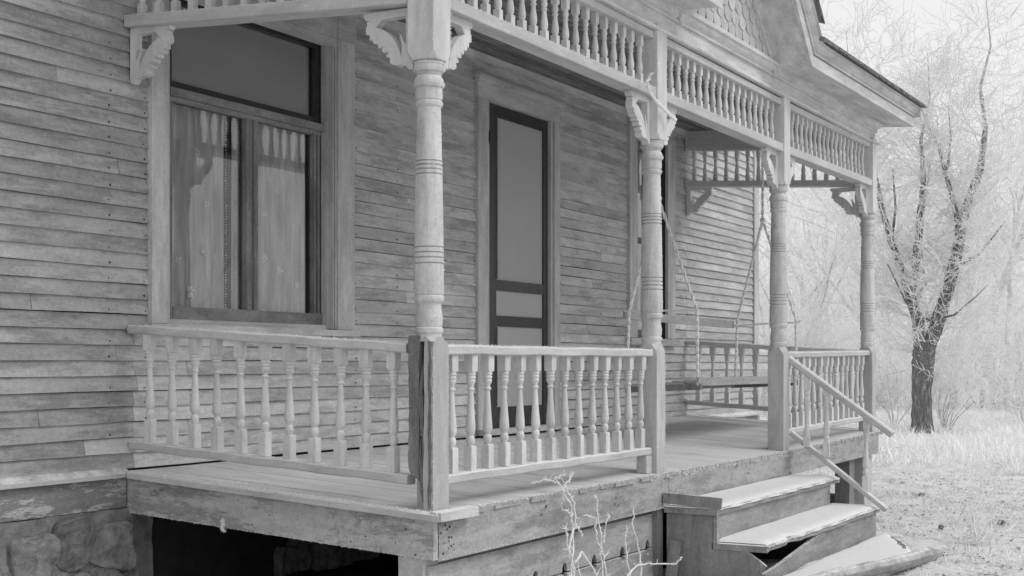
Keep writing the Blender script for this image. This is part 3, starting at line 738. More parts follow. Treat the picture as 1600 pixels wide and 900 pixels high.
def bracket_mb(T=0.042):
    """bracket in the x-z plane, its corner at the origin, arm towards +x, leg towards -z"""
    mb = MB()
    # curved band as quads between inner and outer lines
    inner = [(0.245 + 0.19*math.cos(math.radians(176-84*k/44)), -0.245 + 0.19*math.sin(math.radians(176-84*k/44))) for k in range(45)]
    outer = BO[13:]
    for y in (-T/2, T/2):
        pass
    n = 45
    vs = [(a, -T/2, b) for a, b in inner] + [(a, -T/2, b) for a, b in outer] + [(a, T/2, b) for a, b in inner] + [(a, T/2, b) for a, b in outer]
    fs = []
    for i in range(n-1):
        fs += [(i, i+1, n+i+1, n+i), (2*n+i+1, 2*n+i, 3*n+i, 3*n+i+1), (n+i, n+i+1, 3*n+i+1, 3*n+i), (i+1, i, 2*n+i, 2*n+i+1)]
    fs += [(0, n, 3*n, 2*n), (n-1, 2*n+n-1, 3*n+n-1, n+n-1)]
    mb.add(vs, fs)
    t = T/2 - 0.001
    mb.prism([(0, 0), (0, -0.25), (0.012, -0.262), (0.03, -0.25), (0.036, -0.2), (0.036, -0.032), (0.21, -0.036), (0.243, -0.028), (0.252, -0.012), (0.25, 0)], lambda u, v, k: (u, (-t, t)[k], v))
    # corner fillet that the scroll grows out of
    mb.prism([(0.034, -0.16), (0.07, -0.1), (0.058, -0.16), (0.062, -0.235), (0.034, -0.24)], lambda u, v, k: (u, (-t+0.001, t-0.001)[k], v))
    mb.prism([(0.16, -0.034), (0.235, -0.034), (0.235, -0.068), (0.19, -0.064)], lambda u, v, k: (u, (-t+0.001, t-0.001)[k], v))
    return mb
br_me = mesh(bracket_mb(), M['porch_cap'])
HZ = 2.765            # underside of the frieze rail before sagging
def add_bracket(parent, x, y, z, rot):
    return link('bracket', br_me, parent, (x, y, z + wz(x, y)), (0, 0, rot))
plabel = ['corner post nearest the camera, its square base split and rotted', 'second turned porch post, with a bent frosted wire hooked over its top', 'third turned porch post, between the frosted steps and the stair rail', 'farthest turned porch post at the end corner beside the yard']
posts = []
for i, x in enumerate(XP):
    zb = 0.675 + wz(x, YP)
    p = thing('porch_post', plabel[i], 'porch post', (x, YP, zb), 'turned posts along the porch front')
    posts.append(p)
    link('column', col_me, p, (x, YP, zb), (0, 0, i*0.7))
    top = 3.09 + 0.062*YP + 0.013*max(0, x-9.2) - zb
    link('cap_block', cap_me, p, (x, YP, zb))
    if i == 0:
        # front half is sound, back half is split away and has lost its foot
        mb = MB(); n = 22; vs = []
        for k in range(n+1):
            z = 0.70*k/n; wdt = 0.012 + rnd.uniform(0, 0.005) + 0.014*(k > 9)*(1-abs(k-15)/14)
            a = 0.059 if k < n else 0.052
            vs += [(-a, -0.059, z), (a, -0.059, z), (a, 0.059, z), (0.0, 0.059, z), (-0.008, 0.000+wdt*0.2, z), (-a+0.002*math.sin(k), -0.006-wdt*0.3+rnd.uniform(-.0015, .0015), z)]
        fs = [(k*6+q, k*6+(q+1) % 6, k*6+6+(q+1) % 6, k*6+6+q) for k in range(n) for q in range(6)] + [(5, 4, 3, 2, 1, 0), tuple(n*6+q for q in range(6))]
        mb.add(vs, fs)
        mb.square([(0.70, 0.054, 0.012), (0.719, 0.053, 0.030)])
        part('base', mb, M['porch_z'], p, o=(0, 0, 0)).location = (0, 0, 0)
        mb = MB(); n = 26; vs = []
        for k in range(n+1):
            z = 0.125 + 0.60*k/n; e = 0.002*math.sin(k*1.9) + rnd.uniform(-.0025, .0025)
            lean = 0.006*math.sin(k*0.35)
            s = 1.0 if k > 2 else 0.55 + 0.2*k
            vs += [(-0.060-lean*0.5, 0.010+e*0.6, z+(0.012*math.sin(7*k) if k < 2 else 0)), (-0.020, 0.010, z), (-0.018, 0.060*s, z+(0.03 if k == 0 else 0)), (-0.060-lean*0.5, 0.062*s+e, z+(0.02 if k == 0 else 0))]
        fs = [(k*4+q, k*4+(q+1) % 4, k*4+4+(q+1) % 4, k*4+4+q) for k in range(n) for q in range(4)] + [(3, 2, 1, 0), tuple(n*4+q for q in range(4))]
        mb.add(vs, fs)
        rs = part('rotted_slab', mb, M['rotten'], p, o=(0, 0, 0)); rs.location = (0, 0, 0); rs['label'] = 'rotted split slab of the post base'
        mb = MB(); n = 26; vs = []
        for k in range(n+1):
            z = 0.01 + 0.69*k/n; a = -0.050 + rnd.uniform(-.003, .003); b = -0.034 + 0.003*math.sin(k*0.7) + rnd.uniform(-.0025, .0025)
            vs += [(-0.0585, a, z), (-0.0635-rnd.uniform(0, .002), a+0.004, z), (-0.0635-rnd.uniform(0, .002), b-0.003, z), (-0.0585, b, z)]
        fs = [(k*4+q, k*4+4+q, k*4+4+(q+1) % 4, k*4+(q+1) % 4) for k in range(n) for q in range(4)]
        mb.add(vs, fs); o = part('rotted_strip', mb, M['rotten'], p, o=(0, 0, 0)); o.location = (0, 0, 0); o['label'] = 'rough dark strip of rotted wood along the post edge'
        mb = MB()
        for q in range(7):      # long splinters standing in the split
            yy = -0.012 + 0.018*rnd.random(); z0 = rnd.uniform(0.02, 0.4); L = rnd.uniform(0.15, 0.3)
            mb.tube([(-0.060, yy, z0), (-0.064, yy+0.003, z0+L*0.6), (-0.060, yy+rnd.uniform(-.004, .004), z0+L)], [0.003, 0.004, 0.0008], 4)
        o = part('splinters', mb, M['rotten'], p, o=(0, 0, 0)); o.location = (0, 0, 0)
    else:
        link('base', base_me, p, (x, YP, zb))
    if i > 0: add_bracket(p, x-0.0655, YP, HZ-0.002, PI)
    if i < 3: add_bracket(p, x+0.0655, YP, HZ-0.002, 0)
    if i in (0, 3): add_bracket(p, x, YP+0.0655, HZ-0.002, PI/2)
    fr = MB()
    h = 2.3
    for (dx, dy) in ((0.066, -0.066), (-0.066, -0.066), (0.066, 0.066)):
        needles(fr, (x+dx*0.99, YP+dy*0.99, zb+1.88), (x+dx*0.99, YP+dy*0.99, zb+2.4), 160, 0.006, 0.002, w=False)
        needles(fr, (x+dx*0.9, YP+dy*0.9, zb+0.02), (x+dx*0.9, YP+dy*0.9, zb+0.66), 90, 0.006, 0.002, w=False)
    for zz, r in ((0.88, 0.062), (0.748, 0.058), (1.685, 0.057), (1.765, 0.064), (1.826, 0.064), (0.80, 0.057)):
        for _ in range(36):
            a = rnd.uniform(-2.4, 0.9); q = (x+r*math.cos(a), YP+r*math.sin(a), zb+zz); needles(fr, q, q, 2, 0.006, 0.002, w=False)
    for _ in range(520):
        zz = rnd.uniform(0.9, 1.66); r = 0.0615 - (zz-0.9)*0.0145
        a = rnd.gauss(0.0, 0.22) if rnd.random() < 0.75 else rnd.uniform(-2.6, 0.5)
        q = (x+r*math.cos(a), YP+r*math.sin(a), zb+zz); needles(fr, q, q, 2, 0.009, 0.001, w=False)
    o = part('frost', fr, M['frost'], p, o=(x, YP, zb)); o['kind'] = 'stuff'
hr = None

# ------------------------------------------------------------------ turned spindles
BALL = [(0.108, 0.012), (0.115, 0.014), (0.125, 0.0195), (0.135, 0.0205), (0.145, 0.018), (0.152, 0.013), (0.158, 0.014), (0.165, 0.019), (0.172, 0.0215), (0.18, 0.0225), (0.21, 0.0205), (0.25, 0.0175), (0.30, 0.0140), (0.346, 0.0115), (0.348, 0.0115), (0.352, 0.0165), (0.358, 0.0165), (0.362, 0.012), (0.372, 0.013), (0.38, 0.018), (0.388, 0.021), (0.394, 0.0205), (0.398, 0.0175), (0.403, 0.0218), (0.409, 0.0215), (0.413, 0.018), (0.418, 0.0222), (0.424, 0.022), (0.428, 0.019), (0.432, 0.017)]
def baluster_mesh(seed):
    r = random.Random(seed); mb = MB()
    mb.square([(0.0, 0.0212, 0.002), (0.104, 0.0212, 0.002), (0.109, 0.019, 0.006)])
    mb.lathe([(z, rr*r.uniform(0.97, 1.03)) for z, rr in BALL], 12, ph=r.random())
    mb.square([(0.429, 0.019, 0.006), (0.435, 0.0225, 0.002), (0.506, 0.0225, 0.002)])
    return mesh(mb, M['spindle'], smooth=35)
bal_me = [baluster_mesh(i) for i in range(3)]
SPL = [(0.060, 0.012), (0.066, 0.014), (0.074, 0.0178), (0.088, 0.0188), (0.100, 0.018), (0.125, 0.0142), (0.145, 0.0115), (0.157, 0.0112), (0.160, 0.0155), (0.166, 0.0155), (0.169, 0.011), (0.174, 0.0125), (0.184, 0.0165), (0.195, 0.0160), (0.203, 0.0125), (0.206, 0.0165), (0.211, 0.0165), (0.216, 0.012)]
def spindle_mesh():
    mb = MB().square([(0.0, 0.0172, 0.0015), (0.059, 0.0172, 0.0015), (0.062, 0.015, 0.004)]).lathe(SPL, 10).square([(0.213, 0.015, 0.004), (0.216, 0.0172, 0.0015), (0.275, 0.0172, 0.0015)])
    return mesh(mb, M['spindle'], smooth=35)
spi_me = spindle_mesh()

def railing(label, x0, x1, y0, y1, spots, axis, ends=(0, 0)):
    cx, cy = (x0+x1)/2, (y0+y1)/2
    t = thing('porch_railing', label, 'railing', (cx, cy, 0.7), 'baluster railings round the porch')
    m = M['porch_x'] if axis == 'x' else M['porch_y']
    w = 0.042
    def rail_mb(z0, z1, w0, w1, mid=0.0):
        """rail with softly broken edges, cut in lengths so it can waver"""
        mb = MB(); n = 14; vs = []
        for i in range(n+1):
            s = i/n; d = 0.0022*math.sin(i*1.7+x0) ; e = 0.0015*math.sin(i*2.3+y0*3)
            sec = [(-w0/2, z0), (w0/2, z0), (w1/2, z0+0.006), (w1/2, z1-0.006), (w1/2-0.007, z1), (-w1/2+0.007, z1), (-w1/2, z1-0.006), (-w1/2, z0+0.006)]
            for u, z in sec:
                if axis == 'x': vs.append((x0+(x1-x0)*s, cy+u+e, z+d))
                else: vs.append((cx+u+e, y0+(y1-y0)*s, z+d))
        fs = [(i*8+q, i*8+(q+1) % 8, i*8+8+(q+1) % 8, i*8+8+q) for i in range(n) for q in range(8)] + [tuple(range(7, -1, -1)), tuple(n*8+q for q in range(8))]
        if axis == 'y': fs = [f[::-1] for f in fs]
        if y1 < y0 and axis == 'y': fs = [f[::-1] for f in fs]
        return mb.add(vs, fs)
    part('top_rail', rail_mb(1.323, 1.364, 0.06, 0.078), m, t, w=True)
    part('bottom_rail', rail_mb(0.777, 0.818, 0.05, 0.062), m, t, w=True)
    for i, q in enumerate(spots):
        x, y = (q, cy) if axis == 'x' else (cx, q)
        o = link('baluster', bal_me[i % 3], t, (x, y, 0.8175 + wz(x, y)), (rnd.uniform(-.012, .012), rnd.uniform(-.012, .012), rnd.uniform(-.12, .12) + rnd.choice([0, PI/2, PI])))
    fr = MB()
    L = math.hypot(x1-x0, y1-y0)
    for s in (-0.036, 0.036, 0.0):
        a, b = ((x0, cy+s, 1.364), (x1, cy+s, 1.364)) if axis == 'x' else ((cx+s, y0, 1.364), (cx+s, y1, 1.364))
        needles(fr, a, b, int(200*L), 0.0055, 0.004)
    for s in (-0.028, 0.028):
        a, b = ((x0, cy+s, 0.816), (x1, cy+s, 0.816)) if axis == 'x' else ((cx+s, y0, 0.816), (cx+s, y1, 0.816))
        needles(fr, a, b, int(130*L), 0.005, 0.004)
    o = part('frost', fr, M['frost'], t); o['kind'] = 'stuff'
    return t
def lin(a, b, n): return [a + (b-a)*i/(n-1) for i in range(n)]
railing('short baluster railing from the house wall to the split corner post, under the wide window', 4.71, 4.71, -1.60, -0.02, lin(-0.13, -1.51, 11), 'y')
railing('front baluster railing between the split corner post and the second post', 4.785, 6.949, YP, YP, lin(4.90, 6.85, 14), 'x')
railing('front baluster railing between the third post and the farthest post', 9.277, 11.515, YP, YP, lin(9.44, 11.38, 14), 'x')
railing('end railing at the far side of the porch, behind the swing', 11.60, 11.60, -1.60, -0.02, lin(-0.13, -1.51, 11), 'y')
o = part('rail_block', MB().box(6.87, 6.948, -1.71, -1.65, 0.678, 0.775), M['porch_x'], posts[1], w=True)

# ------------------------------------------------------------------ spindle friezes
def frieze(label, x0, x1, y0, y1, spots, axis):
    cx, cy = (x0+x1)/2, (y0+y1)/2
    t = thing('spindle_frieze', label, 'spindle frieze', (cx, cy, 2.7), 'spindle friezes under the porch eaves')
    m = M['porch_x'] if axis == 'x' else M['porch_y']
    def rb(z0, z1, w, nb=0.0):
        mb = MB()
        if axis == 'x': mb.beam((x0, cy, (z0+z1)/2), (x1, cy, (z0+z1)/2), w, z1-z0, ch=0.004)
        else: mb.beam((cx, y0, (z0+z1)/2), (cx, y1, (z0+z1)/2), w, z1-z0, ch=0.004)
        return mb
    part('bottom_rail', rb(HZ, HZ+0.054, 0.116), m, t, w=True)
    part('top_rail', rb(3.092, 3.134, 0.09), m, t, w=True)
    for q in spots:
        x, y = (q, cy) if axis == 'x' else (cx, q)
        link('spindle', spi_me, t, (x, y, HZ+0.0535 + wz(x, y)), (rnd.uniform(-.006, .006), rnd.uniform(-.006, .006), rnd.uniform(-.06, .06)))
    fr = MB(); L = math.hypot(x1-x0, y1-y0)
    for s in (-0.056, 0.056):
        a, b = ((x0, cy+s, HZ+0.053), (x1, cy+s, HZ+0.053)) if axis == 'x' else ((cx+s, y0, HZ+0.053), (cx+s, y1, HZ+0.053))
        needles(fr, a, b, int(200*L), 0.007, 0.005)
    o = part('frost', fr, M['frost'], t); o['kind'] = 'stuff'
    return t
frieze('spindle frieze running from the house wall to the split corner post, above the wide window', 4.71, 4.71, -1.612, -0.02, lin(-0.08, -1.55, 15), 'y')
frieze('spindle frieze between the corner post and the second post, in front of the screen door', 4.79, 6.942, YP, YP, lin(4.85, 6.84, 19), 'x')
frieze('spindle frieze above the steps, between the second and third posts', 7.076, 9.150, YP, YP, lin(7.17, 9.06, 18), 'x')
frieze('spindle frieze between the third and the farthest post', 9.284, 11.509, YP, YP, lin(9.40, 11.40, 19), 'x')
frieze('spindle frieze at the far end of the porch, dark against the white trees', 11.60, 11.60, -1.612, -0.02, lin(-0.09, -1.52, 15), 'y')
# brackets on the house wall under the end friezes
for x, lab in ((4.71, 'notched scroll bracket on the wall left of the wide window'), (11.60, 'notched scroll bracket on the wall at the far end of the porch')):
    zt = HZ-0.002 + wz(x, -0.02)
    b = link('wall_bracket', br_me, None, (x, -0.021, zt), (0, 0, -PI/2)); tag(b, lab, 'bracket', 'scroll brackets on the house wall')

# ------------------------------------------------------------------ porch roof: ceiling, entablature, cornice, gable
proof = thing('porch_roof', 'porch roof with moulded cornice and small gable of fish-scale shingles above the steps', 'porch roof', (8.1, -0.9, 3.2))
y = -0.02; i = 0
while y > -1.66:
    y2 = y - 0.082
    z = 3.272 + rnd.uniform(-0.002, 0.002)
    part('ceiling_board', MB().box(4.62, 11.66, y2+0.002, y-0.001, z, z+0.02).box(4.62, 11.66, (y+y2)/2-0.003, (y+y2)/2+0.003, z-0.004, z+0.001), M['ceiling'], proof, w=True)
    y = y2
part('ceiling_moulding', MB().prism([(0, 3.225), (-0.022, 3.232), (-0.03, 3.25), (-0.045, 3.262), (-0.048, 3.2715), (0, 3.2715)][::-1], lambda yy, z, k: ((4.77, 11.55)[k], yy-0.016, z)), M['trim_x'], proof, w=True)
# beams behind and above the friezes
part('beam', MB().box(4.655, 11.655, -1.715, -1.64, 3.1345, 3.40), M['cornice'], proof, w=True)
part('beam', MB().box(4.655, 4.765, -1.639, -0.02, 3.1345, 3.40), M['porch_y'], proof, w=True)
part('beam', MB().box(11.545, 11.655, -1.639, -0.02, 3.1345, 3.40), M['porch_y'], proof, w=True)
# front entablature mouldings: one profile run along x and returned at both ends
PROF = [(0.0, 3.128), (0.036, 3.130), (0.040, 3.142), (0.034, 3.150), (0.016, 3.154), (0.008, 3.158), (0.008, 3.234), (0.026, 3.236), (0.028, 3.248), (0.018, 3.252), (0.026, 3.262), (0.044, 3.276), (0.050, 3.296), (0.066, 3.298), (0.066, 3.312), (0.0, 3.312)]
def run(mb, prof):
    vs = []
    X0, X1, Y = 4.655, 11.655, -1.716
    for o_, z in prof:
        vs += [(X0-o_, -0.02, z), (X0-o_, Y-o_, z), (X1+o_, Y-o_, z), (X1+o_, -0.02, z)]
    n = len(prof); fs = []
    for k in range(n-1):
        for q in range(3): fs.append((k*4+q, k*4+q+1, k*4+4+q+1, k*4+4+q))
    return mb.add(vs, fs)
part('entablature', run(MB(), PROF), M['cornice'], proof, w=True)
# roof edge polyline (soffit line) with the gable over the middle bay
RL = [(4.36, 3.318), (7.25, 3.318), (8.11, 4.178), (8.97, 3.318), (11.87, 3.318)]
def sweep(mb, sec, line=RL, closed=True):
    pts = [Vector((a, 0, b)) for a, b in line]; rings = []
    for i, p in enumerate(pts):
        d0 = (p - pts[i-1]).normalized() if i else None
        d1 = (pts[i+1]-p).normalized() if i < len(pts)-1 else None
        n0 = Vector((-d0.z, 0, d0.x)) if d0 else None; n1 = Vector((-d1.z, 0, d1.x)) if d1 else None
        if n0 is None: n = n1
        elif n1 is None: n = n0
        else:
            n = (n0+n1).normalized(); n = n / max(0.3, n.dot(n0))
        rings.append([(p.x + n.x*t, y, p.z + n.z*t) for y, t in sec])
    m = len(sec); vs = [q for r_ in rings for q in r_]; fs = []
    for i in range(len(pts)-1):
        for k in range(m if closed else m-1):
            j = (k+1) % m; fs.append((i*m+k, i*m+m+k, i*m+m+j, i*m+j))
    if closed: fs += [tuple(range(m)), tuple(range((len(pts)-1)*m+m-1, (len(pts)-1)*m-1, -1))]
    return mb.add(vs, fs)
part('soffit', sweep(MB(), [(-1.735, 0.0), (-1.975, 0.0), (-1.975, 0.018), (-1.735, 0.018)]), M['cornice'], proof, w=True)
part('fascia', sweep(MB(), [(-1.976, -0.004), (-2.000, -0.004), (-2.000, 0.072), (-1.976, 0.072)]), M['cornice'], proof, w=True)
part('crown_moulding', sweep(MB(), [(-1.976, 0.080), (-2.010, 0.080), (-2.014, 0.092), (-2.010, 0.097), (-2.022, 0.103), (-2.040, 0.120), (-2.046, 0.142), (-2.064, 0.146), (-2.060, 0.160), (-1.976, 0.160)]), M['cornice'], proof, w=True)
# end boxes closing the eaves on the short sides
for s, X in ((-1, 4.36), (1, 11.87)):
    part('soffit', MB().box(X, X - s*0.22, -1.974, -0.02, 3.3185, 3.336), M['cornice'], proof, w=True)
    part('fascia', MB().box(X, X + s*0.024, -2.0, -0.02, 3.3145, 3.3935), M['cornice'], proof, w=True)
    part('crown_moulding', MB().prism([(0.001, 3.394), (0.028, 3.394), (0.04, 3.42), (0.06, 3.44), (0.082, 3.462), (0.082, 3.478), (0.001, 3.478)], lambda u, z, k: (X + s*u, (-2.06, -0.02)[k], z)), M['cornice'], proof, w=True)
# roofing: shed slopes either side and the little gable's own slopes
def slab(mb, q, t=0.03):
    q = [Vector(p) for p in q]; n = (q[1]-q[0]).cross(q[3]-q[0]).normalized()*t
    if n.z < 0: n = -n
    vs = q + [p+n for p in q]
    return mb.add(vs, [(0, 1, 2, 3), (7, 6, 5, 4), (0, 4, 5, 1), (1, 5, 6, 2), (2, 6, 7, 3), (3, 7, 4, 0)])
mb = MB()
slab(mb, [(4.27, -2.075, 3.479), (7.24, -2.075, 3.479), (7.24, 0.0, 4.22), (4.27, 0.0, 4.22)])
slab(mb, [(8.98, -2.075, 3.479), (11.965, -2.075, 3.479), (11.965, 0.0, 4.22), (8.98, 0.0, 4.22)])
part('roof_slope', mb, M['shingle'], proof, w=True)
apex = (8.11, 4.178+0.23); off = 0.16
mb = MB()
for s in (-1, 1):
    slab(mb, [(8.11+s*0.80, -2.075, 4.178-0.80+0.228), (8.11, -2.075, 4.408), (8.11, 0.0, 4.408), (8.11+s*0.80, 0.0, 3.606)], 0.028)
part('gable_roof', mb, M['shingle'], proof, w=True)
# ragged shingle butts along the eaves and rake edge
mb = MB()
def edge_shingles(a, b, n):
    a = Vector(a); b = Vector(b); d = (b-a)/n; nn = Vector((-(b-a).z, 0, (b-a).x)).normalized()
    for i in range(n):
        for lay in range(2):
            p = a + d*i + d*0.5*lay; y = -2.085 - rnd.uniform(0, 0.018) + lay*0.006; t0 = lay*0.011; t1 = t0 + 0.010
            q0 = p + d*0.02 + nn*t0; q1 = p + d*0.96 + nn*(t0 + rnd.uniform(0, .004)); r0 = p + d*0.02 + nn*t1; r1 = p + d*0.96 + nn*(t1+rnd.uniform(0, .004))
            vs = [(q0.x, y, q0.z), (q1.x, y, q1.z), (r1.x, y, r1.z), (r0.x, y, r0.z)] + [(q.x, -1.90, q.z+0.055) for q in (q0, q1, r1, r0)]
            mb.add(vs, [(0, 1, 2, 3), (7, 6, 5, 4), (0, 4, 5, 1), (1, 5, 6, 2), (2, 6, 7, 3), (3, 7, 4, 0)])
edge_shingles((4.27, 0, 3.480), (7.20, 0, 3.480), 24)
edge_shingles((9.03, 0, 3.480), (11.96, 0, 3.480), 24)
edge_shingles((7.33, 0, 3.63), (8.11, 0, 4.41), 9)
edge_shingles((8.11, 0, 4.41), (8.90, 0, 3.62), 9)
o = part('edge_shingles', mb, M['shingle'], proof, w=True); o['kind'] = 'stuff'
# gable face with fish scale shingles and raking trim
part('gable_face', MB().prism([(7.22, 3.319), (9.0, 3.319), (8.11, 4.205)], lambda u, v, k: (u, (-1.72, -1.70)[k], v)), M['sidewood'], proof, w=True)
part('gable_sill', MB().box(7.12, 9.10, -1.775, -1.721, 3.3185, 3.345), M['cornice'], proof, w=True)
SR = 0.086; SW = 0.128
scale_mb = MB()
pts = [(-SW/2+0.004, 0.11), (-SW/2+0.004, 0.0)] + [(-(SW/2-0.003)*math.cos(PI*k/10), -(0.058)*math.sin(PI*k/10)) for k in range(1, 10)] + [(SW/2-0.003, 0.0), (SW/2-0.003, 0.11)]
scale_mb.prism(pts, lambda u, v, k: (u, (-0.006, -0.001)[k] if v > 0.05 else (-0.026, -0.012)[k], v))
sc_me = mesh(scale_mb, M['sidewood'])
r = 0
while r < 11:
    z = 3.398 + r*SR; half = 4.205 - z - 0.02
    n = int(half / SW) + 2
    for k in range(-n, n+1):
        x = 8.11 + (k + (0.5 if r % 2 else 0))*SW
        if abs(x-8.11) + SW*0.35 > half: continue
        link('fish_scale_shingle', sc_me, proof, (x, -1.722 + rnd.uniform(-.001, .001), z + wz(x, -1.722)), (0, rnd.uniform(-.02, .02), 0))
    r += 1
tr = [(7.22, 3.346), (8.11, 4.236), (9.0, 3.346)]
part('rake_trim', sweep(MB(), [(-1.722, -0.105), (-1.752, -0.105), (-1.752, -0.062), (-1.745, -0.058), (-1.768, -0.050), (-1.768, -0.004), (-1.722, -0.004)], [(7.20, 3.31), (8.11, 4.22), (9.02, 3.31)]), M['cornice'], proof, w=True)

# ------------------------------------------------------------------ steps
st = thing('porch_steps', 'broken wooden steps under thick frost leading up to the porch between the posts', 'steps', (8.2, -2.0, 0))
SX0, SX1 = 7.06, 9.40
def ragged_tread(z, y0, y1, x0, x1, rag):
    """plank with an eroded front edge and its top softly frosted"""
    n = 40; pts = []
    for i in range(n+1):
        x = x0 + (x1-x0)*i/n; pts.append((x, y1 + rag(x)))
    pl = pts + [(x1, y0), (x0, y0)]
    return MB().prism(pl[::-1], lambda u, v, k: (u, v, (z-0.034, z)[k])), pts
def snow_cap(x0, x1, y0, y1, z, rag, th=0.016, over=0.012):
    n, m = 60, 12; vs = []
    for j in range(m+1):
        t = j/m
        for i in range(n+1):
            x = x0 + (x1-x0)*i/n; ye = y1 + rag(x) - over*(0.6+0.4*math.sin(x*19))
            y = y0 + (ye-y0)*t
            ed = min(1, (1-t)/0.24, (i/n)/0.035 + 0.03, (1-i/n)/0.035 + 0.03)
            zz = z + 0.0015 + th*math.sqrt(max(0, ed))*(0.93 + 0.05*math.sin(x*6+t*3) + 0.03*math.sin(x*17+t*11)) - (0.010 if j == m else 0)
            vs.append((x, y, zz))
    fs = [(j*(n+1)+i, j*(n+1)+n+1+i, j*(n+1)+n+2+i, j*(n+1)+i+1) for j in range(m) for i in range(n)]
    return MB().add(vs, fs)
rag1 = lambda x: 0.004*math.sin(x*9) + 0.003*math.sin(x*23)
def rag2(x):
    b = 0.005*math.sin(x*8) + 0.004*math.sin(x*21+1)
    if x < 7.9: b += 0.030*math.exp(-((x-7.55)/0.10)**2) + 0.012*abs(math.sin(x*16))
    return b
Z1, Z2 = 0.378, 0.188
t1, _ = ragged_tread(Z1, -1.742, -2.055, SX0-0.02, SX1+0.03, rag1)
t2, _ = ragged_tread(Z2, -2.02, -2.335, SX0-0.0, SX1+0.02, rag2)
part('tread', t1, M['step'], st); part('tread', t2, M['step'], st)
part('riser', MB().box(SX0+0.025, SX1-0.12, -2.030, -2.006, Z2+0.001, Z1-0.035, 0.001), M['step'], st)
rp = [(SX0+0.035, -0.05), (SX1, -0.05), (SX1, Z2-0.036), (8.15, Z2-0.040), (7.85, Z2-0.060), (7.62, Z2-0.085), (7.40, Z2-0.100), (7.20, Z2-0.075), (SX0+0.04, Z2-0.118)]
rp = [(SX0+0.02, -0.05), (SX1, -0.05), (SX1, Z2-0.036), (8.15, Z2-0.038), (7.62, Z2-0.098), (7.30, Z2-0.135), (SX0+0.02, Z2-0.150)]
part('riser', MB().prism(rp, lambda u, v, k: (u, (-2.318, -2.296)[k], v)), M['step'], st)
# left side panels
pp = [(-1.75, -0.05), (-1.75, Z1-0.036), (-2.025, Z1-0.036), (-2.025, Z2-0.035), (-2.20, Z2-0.036), (-2.29, Z2-0.075), (-2.294, -0.05)]
part('side_panel', MB().prism(pp[::-1], lambda u, v, k: ((SX0, SX0+0.022)[k], u, v)), M['steppanel'], st)
part('side_panel', MB().prism([(-1.93, -0.05), (-2.294, -0.05), (-2.294, Z2-0.036), (-2.03, Z2-0.036), (-1.93, Z2-0.02)], lambda u, v, k: ((SX1-0.03, SX1-0.008)[k], u, v)), M['steppanel'], st)
part('edge_board', MB().beam((SX0-0.045, -1.75, Z1+0.052), (SX0+0.004, -2.075, Z1+0.030), 0.026, 0.060), M['steppanel'], st)
part('corner_batten', MB().box(SX0-0.008, SX0+0.024, -2.052, -2.031, Z2+0.002, Z1-0.036), M['step'], st)
part('corner_batten', MB().beam((SX0+0.01, -2.19, Z2-0.036), (SX0+0.012, -2.318, Z2-0.125), 0.02, 0.045), M['step'], st)
part('stringer', MB().box(7.9, 7.94, -2.28, -1.75, 0.0, 0.13), M['dark'], st)
part('loose_board', MB().beam((7.00, -1.80, -0.02), (7.03, -1.82, 0.19), 0.025, 0.06, up=(0, 1, 0)), M['steppanel'], st)
part('frost_cover', snow_cap(SX0+0.03, SX1+0.02, -1.75, -2.055, Z1, rag1, 0.019, 0.014), M['snow'], st, smooth=80)
part('frost_cover', snow_cap(SX0+0.05, SX1+0.01, -2.032, -2.335, Z2, rag2, 0.018, 0.013), M['snow'], st, smooth=80)
fr = MB()
needles(fr, (SX0+0.03, -2.065, Z1+0.004), (SX1+0.02, -2.065, Z1+0.004), 700, 0.006, 0.006, w=False)
needles(fr, (SX0+0.03, -2.34, Z2), (SX1+0.02, -2.34, Z2), 900, 0.007, 0.008, w=False)
needles(fr, (7.06, -2.318, 0.04), (8.1, -2.318, 0.145), 250, 0.008, 0.005, w=False)
o = part('frost', fr, M['frost'], st); o['kind'] = 'stuff'

# stair hand rail
hr = thing('stair_railing', 'leaning handrail beside the frosted steps with loose turned balusters', 'handrail', (9.32, -1.75, 0.6))
part('top_rail', MB().beam((9.300, -1.725, 1.215), (9.30, -2.455, 0.695), 0.052, 0.046, ch=0.010), M['porch_y'], hr)
part('bottom_rail', MB().beam((9.33, -1.735, 0.690), (9.30, -2.415, 0.180), 0.044, 0.034, ch=0.006), M['porch_y'], hr)
for yy, z0, z1, tl in ((-1.855, 0.60, 1.08, 0.05), (-1.995, 0.525, 1.00, 0.0), (-2.265, 0.300, 0.815, 0.02)):
    o = link('baluster', bal_me[1], hr, (9.315, yy, z0), (PI if yy > -1.9 else tl, tl, 0.2))
    if yy > -1.9: o.location.z += 0.50
fr = MB()
needles(fr, (9.29, -1.73, 1.235), (9.29, -2.45, 0.715), 260, 0.008, 0.012, w=False)
needles(fr, (9.32, -1.74, 0.705), (9.29, -2.41, 0.195), 160, 0.007, 0.008, w=False)
o = part('frost', fr, M['frost'], hr); o['kind'] = 'stuff'

